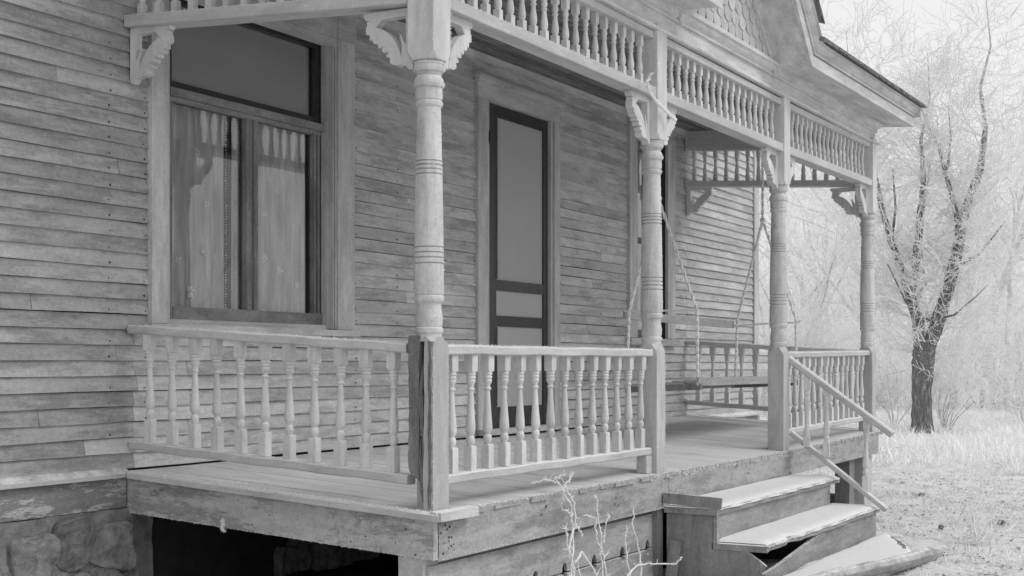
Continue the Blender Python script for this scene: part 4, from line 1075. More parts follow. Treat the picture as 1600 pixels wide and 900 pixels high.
# stone slab and log at the foot of the steps
mb = snow_cap(7.15, 9.55, -2.36, -2.60, 0.035, lambda x: -0.02*math.sin(x*3)-0.05*(x-8.2)*0.0, 0.022, 0.02)
sl = thing('path_slab', 'low flat slab covered in smooth frost at the foot of the steps', 'slab', (8.3, -2.5, 0))
slab_pts = [(6.6, -2.36), (6.6, -2.57), (7.1, -2.66), (7.6, -2.745), (8.1, -2.83), (8.4, -2.82), (8.9, -2.68), (9.3, -2.48), (9.44, -2.36), (8.5, -2.345), (7.6, -2.35)]
part('stone', MB().prism(slab_pts, lambda u, v, k: (8.1+(u-8.1)*0.93, -2.5+(v+2.5)*0.85, (-0.06, 0.010)[k])), M['stone'], sl)
def blob(pts, z, th, cx, cy):
    mb = MB(); n = len(pts); rings = 12; vs = []
    sm = []
    for i in range(n):
        for s in range(6):
            t = s/6; a = pts[i-1]; b = pts[i]; c = pts[(i+1) % n]; d = pts[(i+2) % n]
            q = [0.5*((2*b[k]) + (-a[k]+c[k])*t + (2*a[k]-5*b[k]+4*c[k]-d[k])*t*t + (-a[k]+3*b[k]-3*c[k]+d[k])*t**3) for k in (0, 1)]
            sm.append(q)
    m = len(sm)
    for r_ in range(rings+1):
        t = r_/rings
        for i, (x, y) in enumerate(sm):
            w = 1 + 0.01*math.sin(i*1.9)
            px, py = cx + (x-cx)*t*w, cy + (y-cy)*t*w
            vs.append((px, py, (-0.06 if r_ == rings else 0) + z + th*(1-t**6) + 0.0025*math.sin(px*5+py*3) + 0.0012*math.sin(px*31+py*17)))
    fs = [(r_*m+i, (r_+1)*m+i, (r_+1)*m+(i+1) % m, r_*m+(i+1) % m) for r_ in range(rings) for i in range(m)]
    return mb.add(vs, fs)
part('frost_cover', blob(slab_pts, 0.0, 0.018, 8.1, -2.50), M['snow'], sl, smooth=80)
lg = MB(); n = 16; P_, R_ = [], []
for i in range(n):
    t = i/(n-1); P_.append((6.62 + 1.76*t, -2.64 - 0.32*t + 0.008*math.sin(t*7), 0.045 + 0.006*math.sin(t*5))); R_.append(0.046 + 0.004*math.sin(t*9) + 0.003*math.sin(t*31) - (0.014 if i == n-1 else 0))
lg.tube(P_, R_, 10)
lgt = link('log', mesh(lg, wood('log_wood', 0.33, 'x', bare=0.55, patch=0.5, frost=0.45, vary=0.02, bump=1.0), smooth=60, o=(7.9, -2.8, 0.05)), None, (7.9, -2.8, 0.05))
tag(lgt, 'old round log lying along the front of the frosted slab', 'log')

# ------------------------------------------------------------------ porch swing
sw = thing('porch_swing', 'slatted bench swing hanging on frosted ropes from the porch ceiling', 'porch swing', (10.2, -0.85, 1.0))
A0, A1 = 9.02, 11.28
for yy, zz in ((-0.64, 1.022), (-0.76, 1.028), (-0.88, 1.036), (-1.0, 1.046), (-1.095, 1.056)):
    part('seat_slat', MB().beam((A0, yy, zz), (A1, yy, zz-0.004), 0.092, 0.022), M['swing'], sw)
part('seat_rail', MB().beam((A0, -1.15, 1.052), (A1, -1.15, 1.046), 0.022, 0.06), M['swing'], sw)
part('seat_rail', MB().beam((A0, -0.60, 1.00), (A1, -0.60, 0.998), 0.03, 0.05), M['swing'], sw)
for xx in (A0+0.03, A1-0.03): part('seat_bearer', MB().beam((xx, -1.17, 1.016), (xx, -0.58, 0.988), 0.035, 0.045), M['brown'], sw)
part('back_slat', MB().beam((A0, -0.58, 1.535), (A1, -0.58, 1.520), 0.022, 0.062), M['swing'], sw)
part('arm', MB().beam((A0, -0.58, 1.565), (A0, -1.16, 1.557), 0.014, 0.014), M['rope'], sw)
part('arm', MB().tube([(A1, -0.58, 1.51), (A1, -0.9, 1.525), (A1, -1.12, 1.53), (A1+0.01, -1.17, 1.535), (A1, -1.19, 1.55)], 0.007, 6), M['rope'], sw)
def rope(pts, r=0.011):
    """two strands twisted together, thick with rime"""
    P = [Vector(p) for p in pts]; L = sum((P[i+1]-P[i]).length for i in range(len(P)-1)); n = int(L/0.02)+2
    mb = MB()
    for s in (0, 1):
        q = []
        for k in range(n+1):
            t = k/n*(len(P)-1); i = min(int(t), len(P)-2); p = P[i].lerp(P[i+1], t-i)
            a = k*0.9 + s*PI; d = (P[i+1]-P[i]).normalized(); u = d.orthogonal().normalized(); v = d.cross(u)
            q.append(p + (u*math.cos(a)+v*math.sin(a))*r*0.55)
        mb.tube(q, r*0.68, 5)
    for k in range(int(L*130)):
        t = rnd.random()*(len(P)-1); i = min(int(t), len(P)-2); p = P[i].lerp(P[i+1], t-i); needles(mb, p, p, 1, 0.013, 0.009, w=False)
    return mb
for X, zk in ((A0, 2.37), (A1, 2.42)):
    K = (X, -0.85, zk)
    part('rope', rope([(X, -0.85, 3.22), K]), M['rope'], sw)
    part('rope', rope([K, (X+0.02, -1.14, 1.56), (X+0.01, -1.15, 1.03)]), M['rope'], sw)
    part('rope', rope([K, (X, -0.62, 1.56), (X, -0.60, 1.0)]), M['rope'], sw)
    mb = MB()
    for _ in range(3): mb.lathe([(-.02, .004), (-.012, .018), (0.004, .022), (.016, .014), (.022, .004)], 8, cx=rnd.uniform(-.006, .006), cy=rnd.uniform(-.006, .006))
    mb.v = [(a+K[0], b+K[1], c+K[2]) for a, b, c in mb.v]
    part('knot', mb, M['rope'], sw)

# ------------------------------------------------------------------ bent frosted wire on the second post
wp = [(6.73, -1.80, 2.742), (6.675, -1.80, 2.69), (6.70, -1.80, 2.64), (6.842, -1.79, 2.604), (6.99, -1.78, 2.582), (7.066, -1.80, 2.545)]
wire = MB().tube(wp, [0.006, 0.007, 0.008, 0.009, 0.011, 0.013], 6)
for a, b in zip(wp, wp[1:]): needles(wire, a, b, 60, 0.012, 0.008, w=False)
o = link('bent_wire', mesh(wire, M['frost'], o=wp[3]), None, wp[3]); tag(o, 'bent wire thick with frost caught on the second porch post', 'wire')

# ------------------------------------------------------------------ trees
class TreeB:
    def __init__(s, seed): s.r = np.random.RandomState(seed); s.tr = MB(); s.tw = []      # trunk mesh, twig segments (p0,p1,r0,r1)
    def seg(s, p0, p1, r0, r1): s.tw.append((p0, p1, r0, r1))
    def grow(s, p, d, L, rad, depth, lim, curve=0.25, droop=0.0, fan=3):
        n = 4; pts = [p]; q = p; dd = d
        for i in range(n):
            dd = dd + s.r.normal(0, curve, 3)*0.35 + np.array([0, 0, 0.06 - droop]); dd = dd/np.linalg.norm(dd)
            q = q + dd*L/n; pts.append(q)
        r1 = rad*0.62
        rs = [rad + (r1-rad)*i/n for i in range(n+1)]
        for i in range(n): s.seg(pts[i], pts[i+1], rs[i], rs[i+1])
        if depth >= lim: return
        for k in range(fan + (1 if s.r.rand() < 0.5 else 0)):
            t = s.r.uniform(0.25, 1.0) if k else 1.0
            i = min(n-1, int(t*n)); base = pts[i] + (pts[i+1]-pts[i])*(t*n-i) if i < n else pts[-1]
            nd = dd + s.r.normal(0, 0.62, 3); nd[2] = nd[2]*0.8 + 0.12; nd = nd/np.linalg.norm(nd)
            s.grow(base, nd, L*s.r.uniform(0.5, 0.78), r1*s.r.uniform(0.5, 0.8) if k else r1*0.9, depth+1, lim, curve, droop, fan)
def segs_to_mesh(segs, sides=3, minr=0.0):
    A = np.array([x[0] for x in segs]); B = np.array([x[1] for x in segs]); r0 = np.maximum([x[2] for x in segs], minr); r1 = np.maximum([x[3] for x in segs], minr*0.7)
    D = B-A; D /= np.linalg.norm(D, axis=1)[:, None]+1e-9
    ref = np.where(np.abs(D[:, 2:3]) > 0.9, np.array([[1.0, 0, 0]]), np.array([[0, 0, 1.0]]))
    U = np.cross(D, ref); U /= np.linalg.norm(U, axis=1)[:, None]+1e-9; Vv = np.cross(D, U)
    n = len(A); V = np.zeros((n, sides*2, 3))
    for k in range(sides):
        a = 2*PI*k/sides; o = U*math.cos(a) + Vv*math.sin(a)
        V[:, k] = A + o*r0[:, None]; V[:, sides+k] = B + o*r1[:, None]
    F = []
    base = np.arange(n)*sides*2
    for k in range(sides):
        j = (k+1) % sides; F.append(np.stack([base+k, base+j, base+sides+j, base+sides+k], 1))
    return V.reshape(-1, 3), np.concatenate(F)
def split_tree(segs, thr):
    big = [s for s in segs if s[2] > thr]; small = [s for s in segs if s[2] <= thr]; return big, small

# the forked tree beside the yard, limbs laid out as in the photograph (right, depth, up) in metres
TB = np.array([23.58, 0.57, -0.05]); RGT = np.array([0.49, -0.8716, 0.0]); FWD = np.array([0.8716, 0.49, 0])
def L3(pts): return [TB + RGT*a + FWD*b + np.array([0, 0, c]) for a, b, c in pts]
limbs = [
    (L3([(0, 0, -0.1), (0, 0, 0.02), (-0.01, 0, 0.35), (-0.005, 0, 0.83), (0.01, 0, 1.25), (0.01, 0, 1.45)]), [0.24, 0.20, 0.178, 0.168, 0.185, 0.17]),
    (L3([(-0.01, 0, 1.25), (-0.03, 0.02, 1.6), (-0.05, 0.05, 1.93), (-0.23, 0.1, 2.58), (-0.44, 0.2, 3.24), (-0.58, 0.3, 3.79), (-0.72, 0.3, 4.44), (-0.85, 0.3, 5.4), (-1.15, 0.4, 6.2), (-1.2, 0.4, 7.0)]), [0.12, 0.115, 0.105, 0.08, 0.062, 0.052, 0.042, 0.024, 0.012, 0.004]),
    (L3([(-0.17, 0.1, 2.45), (-0.13, 0, 2.75), (-0.10, -0.05, 3.24), (-0.03, -0.1, 4.01), (-0.01, -0.1, 4.44), (-0.05, -0.1, 5.04), (0.1, -0.1, 5.7), (0.06, -0.1, 6.5)]), [0.075, 0.07, 0.066, 0.056, 0.044, 0.03, 0.016, 0.004]),
    (L3([(0.04, 0, 1.2), (0.10, 0, 1.5), (0.26, 0, 1.93), (0.43, 0, 2.47), (0.56, -0.1, 3.08), (0.62, -0.1, 3.51), (0.76, -0.1, 4.01), (0.92, -0.2, 4.5), (1.01, -0.2, 5.21), (0.92, -0.2, 5.9), (1.1, -0.2, 6.6), (1.0, -0.2, 7.6)]), [0.15, 0.135, 0.12, 0.105, 0.095, 0.09, 0.072, 0.06, 0.042, 0.028, 0.014, 0.004]),
    (L3([(0.61, -0.1, 3.3), (0.53, -0.2, 3.75), (0.43, -0.3, 4.01), (0.3, -0.3, 4.44), (0.15, -0.4, 4.88), (-0.01, -0.4, 5.21), (-0.25, -0.4, 5.8)]), [0.055, 0.05, 0.045, 0.036, 0.026, 0.016, 0.004]),
    (L3([(0.30, -0.4, 4.44), (0.33, -0.5, 5.0), (0.28, -0.5, 5.6)]), [0.026, 0.016, 0.004]),
    (L3([(-0.47, 0.2, 3.3), (-0.40, 0.2, 3.9), (-0.42, 0.3, 4.6)]), [0.025, 0.02, 0.01]),
    (L3([(0.58, 0, 2.9), (0.85, -0.3, 3.05), (1.0, -0.5, 3.3), (1.2, -0.6, 3.6)]), [0.04, 0.024, 0.012, 0.004]),
    (L3([(0.30, 0, 2.0), (0.45, -0.3, 2.05), (0.75, -0.5, 2.35), (0.95, -0.5, 2.55)]), [0.022, 0.015, 0.009, 0.004]),
    (L3([(0.14, 0, 1.95), (0.02, 0.1, 2.05), (-0.15, 0.3, 2.2), (0.18, 0.4, 2.6), (0.05, 0.4, 3.6)]), [0.02, 0.02, 0.024, 0.02, 0.01]),
    (L3([(-0.05, 0, 1.9), (-0.35, -0.2, 2.3), (-0.7, -0.4, 2.9)]), [0.02, 0.016, 0.008]),
]
def limb_mesh(limbs, o):
    mb = MB()
    for P, R in limbs:
        # resample and roughen
        pts, rs = [], []
        for i in range(len(P)-1):
            for s in range(4):
                t = s/4; pts.append(P[i]*(1-t)+P[i+1]*t + np.array([rnd.uniform(-1, 1) for _ in range(3)])*R[i]*0.06); rs.append((R[i]*(1-t)+R[i+1]*t)*rnd.uniform(0.95, 1.06))
        pts.append(P[-1]); rs.append(R[-1])
        mb.tube([tuple(p) for p in pts], rs, 12)
    return mesh(mb, M['furrow'], smooth=70, o=o)
tree = thing('forked_tree', 'dark forked tree with bare rime-white twigs standing in the yard beyond the steps', 'tree', tuple(TB))
link('trunk', limb_mesh(limbs, TB), tree, tuple(TB))
tb = TreeB(5)
for P, R in limbs[1:]:
    for i in range(1, len(P)):
        for _ in range(5 if P[i][2] > 3 else 4):
            t = tb.r.rand(); b = P[i-1]*(1-t) + P[i]*t; d = tb.r.normal(0, 1, 3); d[2] = abs(d[2])*0.6 + 0.1; d /= np.linalg.norm(d)
            tb.grow(b, d, tb.r.uniform(0.4, 1.1), min(0.016, R[i]*0.4), 0, 3, 0.4, 0.03, 3)
for _ in range(420):      # short frosted suckers on the limbs
    P, R = limbs[tb.r.randint(1, 5)]; i = tb.r.randint(1, len(P)-1); t = tb.r.rand(); b = P[i-1]*(1-t) + P[i]*t; d = tb.r.normal(0, 1, 3); d /= np.linalg.norm(d)
    tb.grow(b, d, tb.r.uniform(0.15, 0.3), 0.005, 2, 3, 0.4, 0.0, 2)
V, F = segs_to_mesh(tb.tw, 3, 0.0046)
raw('crown', V - TB, F, M['rime'], None, tuple(TB), tree)

# background trees: three kinds, copied and turned
def proto_tree(seed, H, lim, stems=1, rad=0.14, fan=3, spread=0.2, first=0.42):
    t = TreeB(seed)
    for s in range(stems):
        d = np.array([t.r.normal(0, spread), t.r.normal(0, spread), 1.0]); d /= np.linalg.norm(d)
        t.grow(np.array([0.0, 0.0, -0.1]), d, H*first, rad/math.sqrt(stems), 0, lim, 0.28 if H > 4 else 0.6, 0.0, fan)
    big, small = split_tree(t.tw, 0.022 if H > 4 else 0.0045)
    Vb, Fb = segs_to_mesh(big, 6, 0.01); Vs, Fs = segs_to_mesh(small, 3, 0.0075 if H > 4 else 0.004)
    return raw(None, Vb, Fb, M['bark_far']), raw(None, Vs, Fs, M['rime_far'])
def raw_me(V, F, mat): pass
_r = raw
def raw(name, V, F, mat, kind=None, loc=(0, 0, 0), parent=None, _f=_r):
    if name is None:
        me = bpy.data.meshes.new('mesh'); V = np.asarray(V, dtype=np.float32); F = np.asarray(F, dtype=np.int32); k = F.shape[1]
        me.vertices.add(len(V)); me.vertices.foreach_set('co', V.ravel())
        me.loops.add(F.size); me.loops.foreach_set('vertex_index', F.ravel())
        me.polygons.add(len(F)); me.polygons.foreach_set('loop_start', np.arange(0, F.size, k, dtype=np.int32)); me.polygons.foreach_set('loop_total', np.full(len(F), k, dtype=np.int32))
        me.update(calc_edges=True); me.materials.append(mat); return me
    return _f(name, V, F, mat, kind, loc, parent)
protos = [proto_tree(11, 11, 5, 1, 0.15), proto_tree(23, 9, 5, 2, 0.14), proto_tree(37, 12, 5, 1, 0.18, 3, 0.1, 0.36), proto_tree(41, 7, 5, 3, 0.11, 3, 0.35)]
shrubs = [proto_tree(51, 2.6, 4, 7, 0.026, 3, 0.35, 0.45), proto_tree(53, 1.8, 4, 8, 0.02, 3, 0.5, 0.45), proto_tree(57, 3.4, 4, 6, 0.032, 3, 0.3, 0.42)]
def plant(kind, pr, x, y, rz, sc, label, cat, group):
    t = thing(kind, label, cat, (x, y, -0.03), group); t.rotation_euler = (0, 0, rz); t.scale = (sc, sc, sc)
    a = bpy.data.objects.new('trunk' if cat == 'tree' else 'stems', pr[0]); b = bpy.data.objects.new('crown', pr[1])
    for o in (a, b): col.objects.link(o); o.parent = t
    return t
R2 = random.Random(99)
def ray(px, dist):
    """a point the given distance out, along a bearing px measured across the view"""
    a = (px-808)/2120; d = Vector((0.8716+0.49*a, 0.49-0.8716*a)).normalized(); return d.x*dist, -4.755+d.y*dist
def zone(px):
    for lim, z in ((1205, 'left of the third porch post'), (1360, 'between the third and the farthest porch post'), (1425, 'just left of the dark forked tree'), (1465, 'behind the dark forked tree'), (1540, 'right of the dark forked tree'), (9999, 'far to the right in the yard')):
        if px < lim: return z
RANK = ('nearest', 'second nearest', 'third nearest', 'fourth nearest', 'fifth nearest', 'sixth nearest', 'seventh nearest', 'eighth nearest')
def plant_all(items, kindname, pr, words, noun, cat):
    seen = {}
    for px, dist, pi, sc in sorted(items, key=lambda q: q[1]):
        x, y = ray(px, dist); z = zone(px); n = seen.get((z, pi), 0); seen[(z, pi)] = n+1
        plant(kindname, pr[pi], x, y, R2.uniform(0, 6.3), sc*R2.uniform(0.92, 1.08), '%s %s %s, %s' % (RANK[min(n, 7)], words[pi], noun, z), cat, noun.replace('tree', 'trees').replace('shrub', 'shrubs') + ' behind the yard')
TREES = [(1335, 36, 0, 0.8), (1195, 30, 3, 0.9), (1260, 44, 1, 1.1), (1400, 46, 2, 1.0), (1490, 38, 1, 0.9), (1580, 33, 0, 0.9), (1540, 52, 2, 1.1), (1310, 55, 2, 1.1), (1210, 58, 0, 1.2), (1450, 60, 0, 1.2), (1370, 64, 3, 1.6), (1620, 60, 1, 1.3), (1160, 50, 2, 1.2), (1100, 60, 1, 1.2), (1000, 55, 0, 1.2), (1700, 45, 2, 1.1), (1800, 50, 1, 1.2), (1900, 40, 0, 1.0), (2050, 50, 3, 1.3), (2300, 45, 2, 1.1), (1285, 70, 1, 1.5), (1420, 74, 2, 1.4), (1520, 70, 3, 1.8), (1600, 76, 0, 1.5)]
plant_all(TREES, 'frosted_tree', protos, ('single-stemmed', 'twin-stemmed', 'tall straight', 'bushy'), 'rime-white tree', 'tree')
SH = []
while len(SH) < 38:
    px, dist, q = R2.uniform(1130, 1780), R2.uniform(25, 46), R2.randrange(3)
    if abs(px-1440) < 26 and dist < 30: continue
    SH.append((px, dist, q, R2.uniform(0.85, 1.2)))
plant_all(SH, 'frosted_shrub', shrubs, ('upright leafless', 'low spreading leafless', 'tall loose leafless'), 'rime-white shrub', 'shrub')
# trees across the yard, behind the photographer
for x, y, pi, nm in ((-2, -22, 2, 'tall straight rime-white tree'), (6, -27, 0, 'single-stemmed rime-white tree'), (15, -24, 1, 'twin-stemmed rime-white tree'), (24, -20, 3, 'bushy rime-white tree'), (-12, -18, 1, 'twin-stemmed rime-white tree, leftmost,'), (30, -30, 2, 'tall straight rime-white tree, farthest,')):
    plant('frosted_tree', protos[pi], x, y, R2.uniform(0, 6), 1.0, nm + ' across the yard from the porch front', 'tree', 'trees across the yard from the porch')

# far wood closing the horizon: counted by nobody
def far_wood():
    r = np.random.RandomState(3); segs = []
    for i in range(6500):
        px = r.uniform(1080, 1900); dist = r.uniform(62, 110); x, y = ray(px, dist)
        h = r.uniform(1.0, 8.0) if r.rand() < 0.6 else r.uniform(0.3, 3)
        base = np.array([x, y, r.uniform(-0.1, 4.0)*(r.rand() < 0.75)])
        d = np.array([r.normal(0, 0.35), r.normal(0, 0.35), 1.0]); d /= np.linalg.norm(d); rad = r.uniform(0.012, 0.035)
        p = base
        for s in range(3):
            q = p + d*h/3; segs.append((p, q, rad*(1-s/3.5), rad*(1-(s+1)/3.5))); d = d + r.normal(0, 0.18, 3); d /= np.linalg.norm(d); p = q
    V, F = segs_to_mesh(segs, 3); raw('far_wood', V, F, M['rime_far'], 'stuff')
far_wood()

# ------------------------------------------------------------------ frosted grass, weeds, litter
def blades(n, sampler, hmin, hmax, w, seed, lean=0.5):
    r = np.random.RandomState(seed); P = sampler(r, n); m = len(P)
    h = r.uniform(hmin, hmax, m)*(0.5+0.5*r.rand(m)); a = r.uniform(0, 2*PI, m); l = r.normal(0, lean, (m, 2))*h[:, None]
    dx = np.stack([np.cos(a), np.sin(a), np.zeros(m)], 1)*w*r.uniform(0.6, 1.4, m)[:, None]
    mid = P + np.stack([l[:, 0]*0.35, l[:, 1]*0.35, h*0.6], 1); tip = P + np.stack([l[:, 0], l[:, 1], h], 1)
    V = np.stack([P-dx, P+dx, mid+dx*0.7, mid-dx*0.7, tip], 1).reshape(-1, 3)
    b = np.arange(m)*5
    F = np.concatenate([np.stack([b, b+1, b+2], 1), np.stack([b, b+2, b+3], 1), np.stack([b+3, b+2, b+4], 1)])
    return V, F
def clear(x, y): return ~((x > 4.3) & (x < 12.0) & (y > -1.8)) & ~((y > -0.05) & (x < 13.6)) & ~((x > 6.9) & (x < 9.6) & (y > -2.85))
def near_s(r, n):
    x = r.uniform(6.0, 17, n*2); y = r.uniform(-5.0, 0.8, n*2)
    cl = np.sin(x*3.1+np.sin(y*4))*np.cos(y*3.7+np.sin(x*2.3)) + 0.5*np.sin(x*9.7)*np.sin(y*8.9)
    k = clear(x, y) & (cl + r.normal(0, 0.5, n*2) > -0.2); x, y = x[k], y[k]; return np.stack([x, y, gz(x, y)-0.01], 1)
V1, F1 = blades(56000, near_s, 0.02, 0.07, 0.0024, 1, 0.9)
o = raw('frosted_grass', V1, F1, M['rime'], 'stuff'); tag(o, 'short frosted grass on the yard beside the steps', 'grass')
def mid_s(r, n):
    x = r.uniform(16, 34, n*2); y = r.uniform(-8, 9, n*2); cl = np.sin(x*1.3+np.sin(y*1.4))*np.cos(y*1.7)
    k = (cl + r.normal(0, 0.4, n*2) > -0.3); x, y = x[k], y[k]; return np.stack([x, y, gz(x, y)-0.01], 1)
V2, F2 = blades(52000, mid_s, 0.05, 0.26, 0.0065, 2, 0.45)
def under_s():
    r = np.random.RandomState(21); segs = []
    for i in range(5200):
        x, y = r.uniform(8.5, 24), r.uniform(-5.5, 3)
        if not clear(np.array([x]), np.array([y]))[0]: continue
        p = np.array([x, y, float(gz(np.array([x]), np.array([y]))[0])]); d = np.array([r.normal(), r.normal(), abs(r.normal())*0.7+0.1]); d /= np.linalg.norm(d); L = r.uniform(0.04, 0.16); rad = r.uniform(0.0012, 0.003)
        for k in range(2):
            q = p + d*L*0.5; segs.append((p, q, rad, rad*0.7)); p = q; d = d + r.normal(0, 0.3, 3) - np.array([0, 0, 0.25]); d /= np.linalg.norm(d)
    V, F = segs_to_mesh(segs, 3); o = raw('fallen_twigs', V, F, M['rime'], 'stuff'); tag(o, 'tangle of fallen frosted twigs lying over the yard', 'twigs')
under_s()
o = raw('tall_frosted_grass', V2, F2, M['rime_far'], 'stuff'); tag(o, 'taller rime-white grass round the foot of the forked tree', 'grass')

def weed(x, y, h, n, seed, label, dark=False):
    t = TreeB(seed)
    for _ in range(n):
        d = np.array([t.r.normal(0, 0.35), t.r.normal(0, 0.35), 1.0]); d /= np.linalg.norm(d)
        t.grow(np.array([t.r.normal(0, 0.02), t.r.normal(0, 0.02), -0.02]), d, h*t.r.uniform(0.35, 0.6), 0.005, 1, 3, 0.35, 0.0, 2)
    V, F = segs_to_mesh(t.tw, 4, 0.0022); o = raw('frosted_weed', V, F, M['rime'], None, (x, y, 0)); tag(o, label, 'weed', 'frosted weeds in the yard'); return o
weed(11.9, -2.55, 0.50, 5, 3, 'tall thin frosted weed standing alone in the yard right of the stair rail')
weed(9.5, -2.98, 0.34, 9, 4, 'bushy frosted weed clump near the end of the log')
weed(9.05, -3.15, 0.25, 6, 6, 'low frosted weed in the foreground right of the log')
weed(12.9, -2.8, 0.4, 3, 7, 'sparse frosted weed at the right side of the yard')

# dark litter: leaves, clods
def litter():
    r = np.random.RandomState(8); V, F = [], []; n = 0
    for i in range(2600):
        if i < 1700: x, y = r.uniform(7, 15), r.uniform(-4.4, -1.2)
        else: x, y = r.uniform(12, 24), r.uniform(-6, 4)
        if not clear(np.array([x]), np.array([y]))[0]: continue
        gx = float(gz(np.array([x]), np.array([y]))[0]); s = r.uniform(0.005, 0.018)*(1.8 if r.rand() < 0.08 else 1); a0 = r.uniform(0, 6); m = 6
        c = len(V)
        for k in range(m):
            a = a0 + 2*PI*k/m; q = s*r.uniform(0.5, 1.1); V.append((x+q*math.cos(a), y+0.7*q*math.sin(a), gx+0.004+r.uniform(0, 0.012)))
        V.append((x, y, gx+0.012))
        for k in range(m): F.append((c+k, c+(k+1) % m, c+m))
    o = raw('leaf_litter', np.array(V), np.array(F), M['leaf'], 'stuff'); tag(o, 'scattered dark dead leaves on the frosted yard', 'leaves')
litter()
def clod(x, y, s, label, seed):
    r = random.Random(seed); mb = MB(); nu, nv = 10, 6; vs = []; ph = [r.uniform(0, 6) for _ in range(3)]
    for k in range(nv+1):
        t = PI*k/nv
        for i in range(nu):
            a = 2*PI*i/nu; w = 1 + 0.2*math.sin(2*a+ph[0]+t) + 0.15*math.sin(4*a+ph[1]*t)
            vs.append((s*w*math.sin(t)*math.cos(a), s*0.7*w*math.sin(t)*math.sin(a), s*0.55*math.cos(t)))
    fs = [(k*nu+i, k*nu+(i+1) % nu, (k+1)*nu+(i+1) % nu, (k+1)*nu+i)[::-1] for k in range(nv) for i in range(nu)]
    mb.add(vs, fs); o = link('stone', mesh(mb, M['stone'], smooth=60), None, (x, y, -s*0.1)); tag(o, label, 'stone', 'dark stones in the yard'); return o
clod(10.55, -2.95, 0.045, 'dark round stone among frosted weeds right of the steps', 1)
clod(10.05, -2.62, 0.035, 'small flat dark stone between the steps and the weeds', 2)
clod(12.4, -1.95, 0.05, 'dark stone beside the far corner of the porch', 3)

# earth under the porch and chips along the riser
mb = MB()
r = np.random.RandomState(12)
def bumpy(x0, x1, y0, y1, z, amp, nx, ny, mat, name, label, cat, seed):
    r = np.random.RandomState(seed); xs = np.linspace(x0, x1, nx); ys = np.linspace(y0, y1, ny); X, Y = np.meshgrid(xs, ys)
    Z = z + amp*(np.sin(X*5+seed)*np.cos(Y*7) + 0.6*np.sin(X*13+Y*9) + 0.5*r.normal(0, 1, X.shape))
    ed = np.minimum.reduce([(X-x0), (x1-X), (Y-y0), (y1-Y)]); Z = np.where(ed < 1e-6, -0.06, Z)
    V = np.stack([X.ravel(), Y.ravel(), Z.ravel()], 1); i, j = np.meshgrid(np.arange(nx-1), np.arange(ny-1)); a = (j*nx+i).ravel()
    o = raw(name, V, np.stack([a, a+1, a+nx+1, a+nx], 1), mat, 'structure')
    o.data.shade_smooth(); return o
bumpy(4.5, 11.9, -1.66, 0.02, 0.025, 0.012, 90, 24, M['soil'], 'earth', '', '', 4)

# ------------------------------------------------------------------ frosted vines in front of the skirting
def vine(paths, label, seed):
    r = random.Random(seed); mb = MB()
    for pts, rad in paths:
        P = []; n = len(pts)
        for i in range(n-1):
            for s in range(4):
                t = s/4; P.append(tuple(pts[i][k]*(1-t)+pts[i+1][k]*t + r.uniform(-.006, .006) for k in range(3)))
        P.append(pts[-1]); m = len(P)
        mb.tube(P, [rad*0.62*(1-0.4*i/m)*r.uniform(0.75, 1.35) for i in range(m)], 6)
        for a, b in zip(P, P[1:]): needles(mb, a, b, 7, 0.010, 0.004, w=False)
        for _ in range(max(2, m//4)):
            q = P[r.randrange(m)]; d = (r.uniform(-.03, .03), r.uniform(-.02, .02), r.uniform(0.0, .04)); mb.tube([q, tuple(q[k]+d[k] for k in range(3))], [rad*0.5, rad*0.2], 4)
    o = link('frosted_vine', mesh(mb, M['frost'], o=paths[0][0][0]), None, paths[0][0][0]); tag(o, label, 'vine', 'frosted vines below the porch edge'); return o
Yv = -1.80
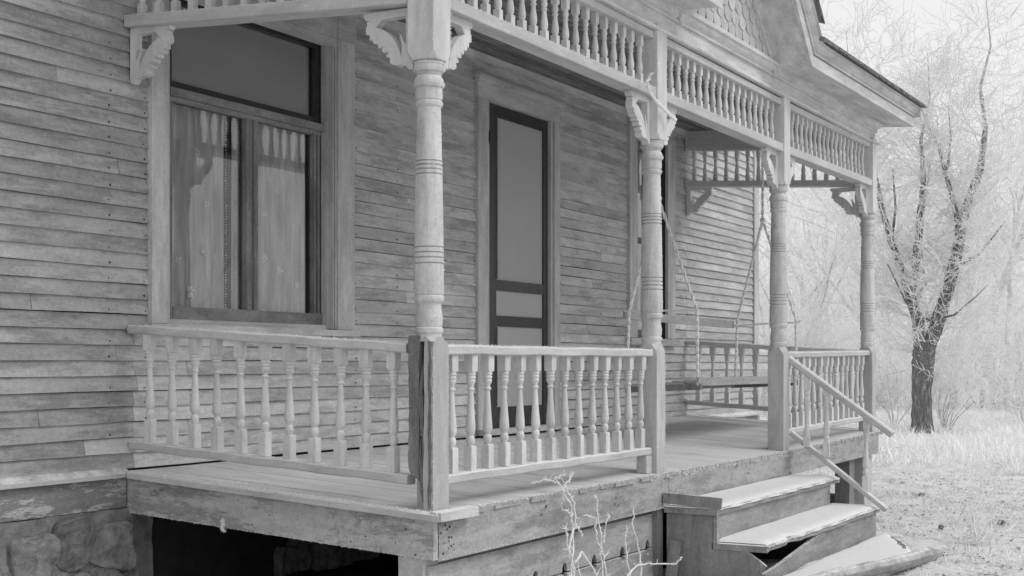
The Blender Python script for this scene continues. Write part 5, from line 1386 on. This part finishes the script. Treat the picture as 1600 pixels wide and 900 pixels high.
vine([([(5.78, Yv, 0.0), (5.80, Yv, 0.15), (5.76, Yv, 0.30), (5.82, Yv+.01, 0.40), (5.79, Yv, 0.50), (5.70, Yv, 0.58), (5.68, Yv+.03, 0.64), (5.735, Yv, 0.655)], 0.008),
      ([(5.76, Yv-.02, 0.0), (5.77, Yv-.02, 0.2), (5.80, Yv, 0.36), (5.84, Yv, 0.42), (5.82, Yv, 0.5), (5.76, Yv, 0.56), (5.71, Yv, 0.60), (5.77, Yv, 0.63), (5.79, Yv, 0.66)], 0.007),
      ([(5.79, Yv-.03, 0.0), (5.75, Yv-.02, 0.12), (5.78, Yv, 0.25), (5.73, Yv, 0.36), (5.74, Yv, 0.42)], 0.007),
      ([(5.82, Yv, 0.22), (5.90, Yv, 0.27), (5.95, Yv-.05, 0.15), (6.02, Yv-.08, 0.0)], 0.008),
      ([(5.82, Yv, 0.40), (5.87, Yv, 0.38), (5.90, Yv, 0.34)], 0.006),
      ([(5.76, Yv, 0.18), (5.68, Yv-.03, 0.12), (5.68, Yv-.05, 0.0)], 0.006),
      ([(5.74, Yv+.02, 0.56), (5.72, Yv+.02, 0.50), (5.78, Yv, 0.45)], 0.005),
      ([(5.71, Yv+.03, 0.62), (5.64, Yv+.06, 0.63), (5.56, Yv+.1, 0.62)], 0.004),
      ([(5.85, Yv, 0.2), (5.86, Yv-.04, 0.08), (5.82, Yv-.08, 0.0)], 0.005)], 'thick tangle of frosted vine climbing to the deck edge beside the front skirting', 1)
vine([([(6.22, Yv, 0.0), (6.16, Yv, 0.15), (6.12, Yv, 0.28), (6.08, Yv, 0.40), (6.07, Yv, 0.50), (6.04, Yv, 0.525)], 0.006),
      ([(6.12, Yv, 0.02), (6.12, Yv, 0.2), (6.05, Yv, 0.33), (6.04, Yv, 0.41), (5.92, Yv, 0.44)], 0.005),
      ([(6.14, Yv, 0.28), (6.19, Yv, 0.40), (6.20, Yv, 0.42)], 0.004)], 'pair of thin frosted stems standing against the front skirting', 2)
vine([([(6.0, Yv-.1, 0.03), (6.2, Yv-.08, 0.08), (6.42, Yv-.05, 0.13), (6.62, Yv-.05, 0.12), (6.85, Yv-.1, 0.09), (6.92, Yv-.1, 0.12)], 0.007),
      ([(6.38, Yv-.05, 0.02), (6.36, Yv-.03, 0.16), (6.40, Yv, 0.30), (6.41, Yv, 0.34)], 0.006),
      ([(6.50, Yv-.05, 0.02), (6.52, Yv-.03, 0.18), (6.49, Yv, 0.34), (6.50, Yv, 0.42)], 0.007),
      ([(5.95, Yv-.12, 0.08), (6.1, Yv-.12, 0.03), (6.3, Yv-.12, 0.04), (6.45, Yv-.15, 0.0)], 0.005)], 'frosted stems arching along the ground left of the steps', 3)
vine([([(3.62, -1.55, 0.0), (3.58, -1.5, 0.2), (3.52, -1.45, 0.28)], 0.005)], 'single frosted stem poking up in front of the dark gap under the porch', 4)
print('clapboards', count, 'objects', len(bpy.data.objects))
